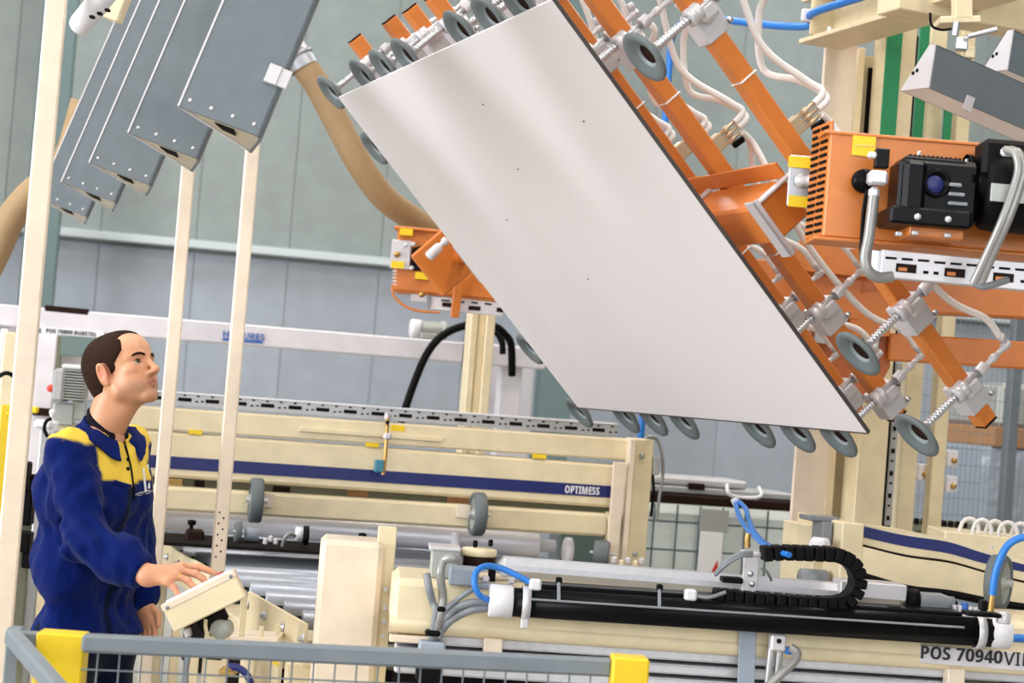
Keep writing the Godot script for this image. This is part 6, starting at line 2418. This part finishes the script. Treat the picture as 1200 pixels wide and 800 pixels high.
	var trunk := [cap(chest - rB * 0.075, chest + rB * 0.075, 0.105, 0.105), cap(belly - rB * 0.06, belly + rB * 0.06, 0.1, 0.1), cap(hipC - rB * 0.07, hipC + rB * 0.07, 0.105, 0.105), cap(shL.lerp(shR, 0.12), shL.lerp(shR, 0.88), 0.05, 0.05), cap(neck, chest, 0.055, 0.1)]
	var limbs := [cap(shR, elR, 0.05, 0.04), cap(elR, wrR, 0.042, 0.028), cap(shL, elL, 0.05, 0.04), cap(elL, wrL, 0.042, 0.028), cap(hipR, kneeR, 0.085, 0.055), cap(kneeR, anR, 0.055, 0.038), cap(hipL, kneeL, 0.085, 0.055), cap(kneeL, anL, 0.055, 0.038)]
	var body_f := func(p: Vector3) -> float: return smin(blend(trunk, p, 0.09), blend(limbs, p, 0.02), 0.05)
	var lo: Vector3 = Vector3(shR.x - 0.16, 0.05, shL.z - 0.16)
	var hi: Vector3 = Vector3(wrR.x + 0.08, neck.y + 0.02, wrR.z + 0.16)
	nets(body_f, lo, hi, 0.02, func(_p): return lin(206, 148, 114))
	# ---- hands
	var skin_h := func(p: Vector3) -> Color:
		return lin(208, 148, 114)
	var K := [[at(213, 664, 5.43), at(233, 664.5, 5.435), at(244, 668, 5.435), at(252, 671.5, 5.435)],
		[at(211, 668, 5.405), at(229, 672, 5.405), at(238, 678, 5.405), at(243.5, 684, 5.405)],
		[at(206, 674, 5.38), at(220, 680, 5.378), at(227, 687.5, 5.376), at(231, 693.5, 5.374)],
		[at(197, 681, 5.36), at(204, 688, 5.355), at(208, 694.5, 5.352), at(211, 700, 5.35)]]
	var rad := [0.0105, 0.0108, 0.0102, 0.009]
	var palm := [cap(wrR, K[0][0], 0.027, 0.0135), cap(wrR, K[1][0], 0.027, 0.0145), cap(wrR, K[2][0], 0.027, 0.0135), cap(wrR, K[3][0], 0.026, 0.0125), cap(elR.lerp(wrR, 0.75), wrR, 0.032, 0.027), cap(K[0][0], K[3][0], 0.012, 0.0115)]
	var fingers := []
	for i in 4:
		var q: Array = K[i]
		fingers.append([cap(q[0], q[1], rad[i] * 1.05, rad[i]), cap(q[1], q[2], rad[i], rad[i] * 0.9), cap(q[2], q[3], rad[i] * 0.9, rad[i] * 0.78), ell(q[1], Basis(), Vector3.ONE * rad[i] * 1.06)])
	var th := [at(188, 667, 5.44), at(204, 667, 5.475), at(217, 670, 5.485), at(225, 673, 5.485)]
	fingers.append([cap(th[0], th[1], 0.016, 0.012), cap(th[1], th[2], 0.0115, 0.0105), cap(th[2], th[3], 0.0105, 0.0085)])
	var hand_f := func(p: Vector3) -> float:
		var d := blend(palm, p, 0.016)
		var g := 1e9
		for q in fingers: g = minf(g, blend(q, p, 0.004))
		return smin(d, g, 0.007)
	var ab := AABB(wrR, Vector3.ZERO)
	for q in K:
		for e in q: ab = ab.expand(e)
	for e in th: ab = ab.expand(e)
	ab = ab.grow(0.035)
	nets(hand_f, ab.position, ab.end, 0.0028, skin_h)
	# left hand hangs, slightly curled
	var dn := (wrL - elL).normalized()
	var sd := rB
	var fw := dn.cross(sd).normalized()
	if fw.x < 0: fw = -fw
	var lf := []
	var lp := []
	for i in 4:
		var o := wrL + dn * 0.085 + fw * (0.03 - 0.02 * i)
		var a := o + dn * 0.04 + sd * 0.006
		var b := a + dn * 0.022 + sd * 0.012
		var c := b + dn * 0.014 + sd * 0.014
		lp.append(cap(wrL, o, 0.026, 0.013))
		lf.append([cap(o, a, 0.0105, 0.0098), cap(a, b, 0.0098, 0.009), cap(b, c, 0.009, 0.008)])
	lf.append([cap(wrL + fw * 0.02 + dn * 0.02, wrL + fw * 0.05 + dn * 0.06, 0.015, 0.011), cap(wrL + fw * 0.05 + dn * 0.06, wrL + fw * 0.052 + dn * 0.095 + sd * 0.008, 0.011, 0.0085)])
	lp.append(cap(elL.lerp(wrL, 0.75), wrL, 0.032, 0.026))
	var hand2 := func(p: Vector3) -> float:
		var d := blend(lp, p, 0.014)
		var g := 1e9
		for q in lf: g = minf(g, blend(q, p, 0.004))
		return smin(d, g, 0.007)
	nets(hand2, wrL + dn * 0.07 - Vector3(0.1, 0.15, 0.1), wrL + dn * 0.07 + Vector3(0.1, 0.13, 0.1), 0.0036, skin_h)
	nets_commit("body", M.skin, t)
	# ---- eyes and brows
	for s in [-1.0, 1.0]:
		begin(t)
		var c := Vector3(0.031 * s, 0.008, 0.0735)
		lathe(Transform3D(bH, HT * c), [Vector2(0, -0.0125), Vector2(0.007, -0.0103), Vector2(0.0105, -0.0067), Vector2(0.0124, 0), Vector2(0.0105, 0.0067), Vector2(0.007, 0.0103), Vector2(0, 0.0125)], 16)
		var eye := fin("eye", M.eye_white, t)
		begin(t)
		lathe(axis(bH * Vector3(0.1, 0.12, 1.0), HT * (c + Vector3(0.0011, 0.0014, 0.0114))), [Vector2(0.0072, -0.001), Vector2(0.0055, 0.0012), Vector2(0, 0.0018)], 14)
		inst_parent(fin("iris", M.iris, t), eye)
		begin(t)
		tube(spl([HT * (c + Vector3(-0.0125 * s, 0.001, 0.0085)), HT * (c + Vector3(-0.006 * s, 0.0058, 0.0122)), HT * (c + Vector3(0.003 * s, 0.0066, 0.0124)), HT * (c + Vector3(0.012 * s, 0.0015, 0.0088))]), 0.0011, 6)
		inst_parent(fin("eyelash", M.hair, t), eye)
		begin(t)
		tube(spl([HT * Vector3(0.013 * s, 0.0255, 0.0985), HT * Vector3(0.028 * s, 0.0305, 0.0945), HT * Vector3(0.041 * s, 0.029, 0.086), HT * Vector3(0.05 * s, 0.023, 0.0755)]), 0.0042, 8)
		fin("eyebrow", M.hair, t)
	# ---- hair: a shell over the skull, high hairline
	var hs := [E.call(0, 0.051, -0.014, 0.0825, 0.0875, 0.103), E.call(0, 0.046, 0.03, 0.0715, 0.0715, 0.0695), E.call(0, 0.03, -0.045, 0.076, 0.09, 0.068), cap(V.call(0, -0.015, -0.055), V.call(0, -0.055, -0.06), 0.054, 0.046)]
	var nz := FastNoiseLite.new()
	nz.seed = 5
	nz.frequency = 60.0
	var hair_f := func(w: Vector3) -> float:
		var p: Vector3 = HI * w
		var d := blend(hs, p, 0.03)
		var line := 0.062 - clampf((p.y - 0.07) * 0.2, 0.0, 0.01)      # front edge at the sides
		if p.y < 0.05: line = lerpf(0.062, 0.034, clampf((0.05 - p.y) / 0.03, 0, 1))
		if absf(p.x) < 0.055 and p.y > 0.085: line = lerpf(0.078, 0.05, absf(p.x) / 0.055)
		var cut := p.z - line
		cut = maxf(cut, -p.y - 0.075)
		if p.y < 0.02: cut = maxf(cut, p.z - (0.031 if p.y > -0.02 else lerpf(0.0, -0.04, clampf((-0.02 - p.y) / 0.012, 0, 1))))
		var er := Vector3(absf(p.x) - 0.08, (p.y - 0.0) * 0.62, p.z + 0.01).length() - 0.0225
		cut = maxf(cut, -er)
		var thin := 0.0 if p.y < 0.09 else clampf((p.y - 0.09) * 0.06 + (p.z + 0.02) * 0.05, 0.0, 0.0035)
		return maxf(d + thin + 0.0016 * nz.get_noise_3dv(p), cut) * SC
	nets_begin()
	nets(hair_f, HT * Vector3(0, 0.03, -0.02) - Vector3(0.15, 0.16, 0.15), HT * Vector3(0, 0.03, -0.02) + Vector3(0.15, 0.15, 0.15), 0.004, func(_p): return Color.WHITE)
	nets_commit("hair", M.hair, t, "short dark brown receding hair")
	# ---- jacket
	var fold := FastNoiseLite.new()
	fold.seed = 21
	fold.frequency = 7.0
	fold.fractal_octaves = 2
	var jk := [cap(chest - rB * 0.085 + fB * 0.012, chest + rB * 0.085 + fB * 0.012, 0.132, 0.132), cap(belly - rB * 0.075, belly + rB * 0.075, 0.132, 0.132), cap(hipC - rB * 0.08, hipC + rB * 0.08, 0.126, 0.126), cap(shL.lerp(shR, 0.1), shL.lerp(shR, 0.9), 0.062, 0.062), cap(neck - UP * 0.075, chest, 0.068, 0.125)]
	var sl := [cap(shR + UP * 0.0, elR, 0.07, 0.064), cap(elR, elR.lerp(wrR, 0.5), 0.068, 0.062), cap(elR.lerp(wrR, 0.5), elR.lerp(wrR, 0.93), 0.062, 0.05), cap(shL, elL, 0.072, 0.062), cap(elL, elL.lerp(wrL, 0.93), 0.064, 0.05)]
	var hem := hgt(100, 742, 5.72)
	var axU := (elR - shR).normalized()
	var axF := (wrR - elR).normalized()
	var jacket_f := func(p: Vector3) -> float:
		var d := smin(blend(jk, p, 0.1), blend(sl, p, 0.05), 0.03)
		var w := fold.get_noise_3d(p.x * 1.1, p.y * 0.55, p.z * 1.1) * 0.015 + fold.get_noise_3d(p.x * 3.0 + 5.0, p.y * 1.6, p.z * 3.0) * 0.006
		var q := p - elR
		var near := exp(-q.length_squared() / 0.012)                   # creases gathered at the elbow
		w += near * 0.011 * sin(q.dot((axU - axF).normalized()) * 130.0 + q.z * 30.0)
		var a := p - shR
		w += exp(-pow(a.dot(axU) - 0.13, 2.0) / 0.012) * 0.006 * sin((a.dot(axU) * 0.8 + a.dot(fB) * 0.9) * 75.0) * clampf(1.2 - (a - axU * a.dot(axU)).length() / 0.1, 0.0, 1.0)
		d += w
		d = maxf(d, hem - p.y)
		d = maxf(d, (p - wrR.lerp(elR, 0.08)).dot(axF))if (p - elR.lerp(wrR, 0.5)).length() < 0.22 else d
		# open neck
		var n := p - neck
		d = maxf(d, 0.064 - Vector2(n.dot(rB), n.dot(fB) - 0.004).length()) if n.y > -0.06 else d
		return d
	var top := neck.y - 0.012
	var yoke := hgt(140, 560, 5.72)
	var yokeb := hgt(60, 536, 5.72)
	var navy := lin(12, 27, 88)
	var dark := lin(7, 13, 46)
	var yel := lin(230, 196, 74)
	var jacket_t := func(p: Vector3) -> Color:
		var q: Vector3 = p - chest
		var lat: float = q.dot(rB)
		var fwd: float = q.dot(fB)
		var line: float = lerpf(yokeb, yoke, smoothstep(-0.06, 0.06, fwd))
		line -= clampf(0.06 - absf(lat), 0.0, 0.06) * 0.35 * float(fwd > 0.0)
		var u: float = absf((p - shR).dot(fB)) if lat > 0.0 else absf((p - shL).dot(fB))
		var capy: float = shR.y + 0.05 - (4.5 if fwd > 0.0 else 3.0) * u * u
		var sleeve: float = minf(absf(lat) - 0.116, capy - p.y)
		var gold: float = minf(p.y - line, -sleeve)
		var base := navy.lerp(dark, smoothstep(0.016, 0.008, absf(lat)) * smoothstep(0.04, 0.06, fwd))
		return base.lerp(yel, smoothstep(-0.0045, 0.0045, gold))
	nets_begin()
	nets(jacket_f, Vector3(shR.x - 0.17, hem - 0.02, shL.z - 0.17), Vector3(wrR.x + 0.06, neck.y + 0.05, wrR.z + 0.13), 0.0095, jacket_t)
	var jacket := nets_commit("jacket", M.cloth, t, "navy work jacket with yellow shoulders")
	# ---- collars
	for k in 2:
		begin(t)
		var N := 36
		var rows := []
		for i in N + 1:
			var a := lerpf(-PI + 0.42, PI - 0.42, float(i) / N)           # 0 is the back of the neck
			var dir := (-fB * cos(a) + rB * sin(a))
			var fr := 0.5 - 0.5 * cos(a)                                 # 0 back, 1 front
			var row := []
			if k == 0:
				var low: Vector3 = neck + dir * (0.098 + 0.02 * fr) + UP * (-0.01 - 0.075 * pow(fr, 1.6)) + fB * 0.012
				var i1: Vector3 = neck + dir * (0.069 + 0.004 * fr) + UP * (0.05 - 0.075 * fr) + fB * 0.006
				row = [i1]
				for m in 5:
					var o: Vector3 = (i1 + dir * 0.008 + UP * 0.001).lerp(low, m / 4.0)
					for tries in 30:
						if jacket_f.call(o) > 0.009: break
						o += (dir * 0.8 + UP * 0.5) * 0.002
					row.append(o)
				row.append(row[5] - (dir * 0.6 + UP * 0.8) * 0.007)
			else:
				row = [neck + dir * 0.056 + UP * (0.084 - 0.085 * fr) + fB * 0.004, neck + dir * 0.068 + UP * (0.074 - 0.085 * fr) + fB * 0.005, neck + dir * 0.071 + UP * (-0.03 - 0.05 * fr) + fB * 0.005, neck + dir * 0.064 + UP * (-0.03 - 0.05 * fr) + fB * 0.005]
			rows.append(row)
		for i in N:
			var Q: int = rows[i].size()
			for m in Q:
				var m2 := (m + 1) % Q
				var c: Vector3 = (rows[i][m] + rows[i][m2]) * 0.5 - neck
				var out: Vector3 = -c if m >= Q - 1 else (UP if m == 0 else (-UP if m == Q - 2 else c * Vector3(1, 0, 1) + UP * 0.05))
				quad(rows[i][m], rows[i + 1][m], rows[i + 1][m2], rows[i][m2], out, 1 if m > 0 and m < Q - 2 else m + 2)
		for e in [0, N]:
			var Q: int = rows[e].size()
			for m in range(1, Q - 1): tri(rows[e][0], rows[e][m], rows[e][m + 1], fB)
		fin("jacket_collar" if k == 0 else "shirt_collar", M.navy_plain if k == 0 else M.shirt_black, t)
	begin(t)
	var ch := [neck + fB * 0.02 - UP * 0.075, neck + fB * 0.062 - UP * 0.02]
	lathe(axis(fB + UP * 0.9, neck + fB * 0.036 - UP * 0.062), [Vector2(0.052, -0.03), Vector2(0.052, 0.0), Vector2(0.03, 0.012), Vector2(0, 0.014)], 16)
	fin("shirt_front", M.shirt_black, t)
	# ---- trousers, shoes
	var tr := [cap(hipC - rB * 0.08, hipC + rB * 0.08, 0.115, 0.115), cap(hipR, kneeR, 0.1, 0.078), cap(kneeR, anR - UP * 0.02, 0.078, 0.066), cap(hipL, kneeL, 0.1, 0.078), cap(kneeL, anL - UP * 0.02, 0.078, 0.066)]
	var trouser_f := func(p: Vector3) -> float:
		return maxf(maxf(blend(tr, p, 0.03) + fold.get_noise_3d(p.x, p.y * 0.6, p.z) * 0.008, 0.06 - p.y), p.y - (hem + 0.06))
	nets_begin()
	nets(trouser_f, Vector3(hipR.x - 0.22, 0.03, hipL.z - 0.2), Vector3(hipL.x + 0.22, hem + 0.1, hipR.z + 0.2), 0.018, func(_p): return lin(11, 15, 40))
	nets_commit("trousers", M.cloth, t)
	for a in [anR, anL]:
		begin(t)
		var sh := Transform3D(bB, Vector3(a.x, 0.0, a.z))
		for q in [[Vector3(0, 0.03, 0.05), Vector3(0.095, 0.06, 0.28), 0.028], [Vector3(0, 0.07, -0.02), Vector3(0.085, 0.09, 0.12), 0.03]]:
			box(Transform3D(bB, sh * q[0]), q[1], q[2])
		fin("shoe", M.black, t)
	# ---- zip, pocket things
	var hit := func(x: float, y: float) -> Vector3:                     # the jacket's surface along a line of sight
		var d := 5.2
		for i in 60:
			var v: float = jacket_f.call(at(x, y, d))
			if v < 0.001: break
			d += maxf(v * 0.8, 0.001)
		return at(x, y, d - 0.003)
	begin(t)
	tube(spl([hit.call(146, 517), hit.call(150, 532), hit.call(154, 550), hit.call(156, 566), hit.call(157, 586)]), 0.0032, 6)
	fin("zip", M.black, t)
	for q in [[150, 538], [150, 549], [163, 533]]:
		begin(t)
		lathe(axis(Vector3(0.4, 0.1, 0.9), hit.call(q[0], q[1])), [Vector2(0.006, 0), Vector2(0.005, 0.002), Vector2(0, 0.003)], 10)
		fin("snap_button", M.black, t)
	begin(t)
	bar(hit.call(133, 564) , hit.call(154, 570), 0.012, 0.008, 0.003)
	fin("pocket_flap", M.navy_plain, t)
	for q in [[168, 548, 171, 575], [173, 544, 175, 572]]:
		begin(t)
		rod(hit.call(q[0], q[1]) + Vector3(0.0, 0, 0.004), hit.call(q[2], q[3]) + Vector3(0, 0, 0.004), 0.004, 8)
		fin("pen", M.cap_white, t)
	# ring
	begin(t)
	var rc: Vector3 = K[2][0].lerp(K[2][1], 0.25)
	lathe(axis(K[2][1] - K[2][0], rc), [Vector2(0.0095, -0.0025), Vector2(0.0122, -0.0025), Vector2(0.0126, 0), Vector2(0.0122, 0.0025), Vector2(0.0095, 0.0025)], 20)
	fin("finger_ring", M.gold, t, "gold finger ring")
	# spectacles hanging on the chest
	var s := thing("spectacles", "thin silver-framed spectacles hanging folded on the worker's chest", "spectacles", hit.call(166, 577))
	var g0: Vector3 = hit.call(158, 579) + Vector3(0.006, 0, 0.012)
	var g1: Vector3 = hit.call(177, 575) + Vector3(0.006, 0, 0.012)
	var gx := (g1 - g0).normalized()
	for k in 2:
		begin(s)
		var pts := []
		var c := g0.lerp(g1, 0.25 + 0.5 * k)
		for i in 13:
			var a := TAU * i / 12.0
			pts.append(c + gx * cos(a) * 0.016 + Vector3(0.3, 0.55, 0.5).normalized() * sin(a) * 0.008)
		tube(pts, 0.0014, 6)
		fin("lens_rim", M.steel, s)
	begin(s)
	tube(spl([g0 - gx * 0.004, g0.lerp(g1, 0.5) + UP * 0.004, g1 + gx * 0.004]), 0.0016, 6)
	fin("bridge", M.steel, s)
	begin(s)
	tube(spl([g0 - gx * 0.004, hit.call(157, 566) + Vector3(0, 0, 0.004), hit.call(153, 545) + Vector3(0, 0, 0.004), hit.call(146, 522) + Vector3(0, 0, 0.004)]), 0.0016, 6)
	fin("neck_cord", M.black, s)

func _ready():
	rng.seed = 11
	VD = CB * Vector3(-0.365, 0.0011, -0.931)
	VD = Vector3(VD.x, 0, VD.z).normalized()
	XD = VD.cross(UP).normalized()
	materials()
	lights()
	room()
	background()
	hoses()
	gantry()
	measuring_frame()
	conveyor()
	right_cover()
	left_machines()
	posts()
	lamp_housings()
	carriage()
	gripper()
	front_machine()
	control_box()
	person()
	fence()
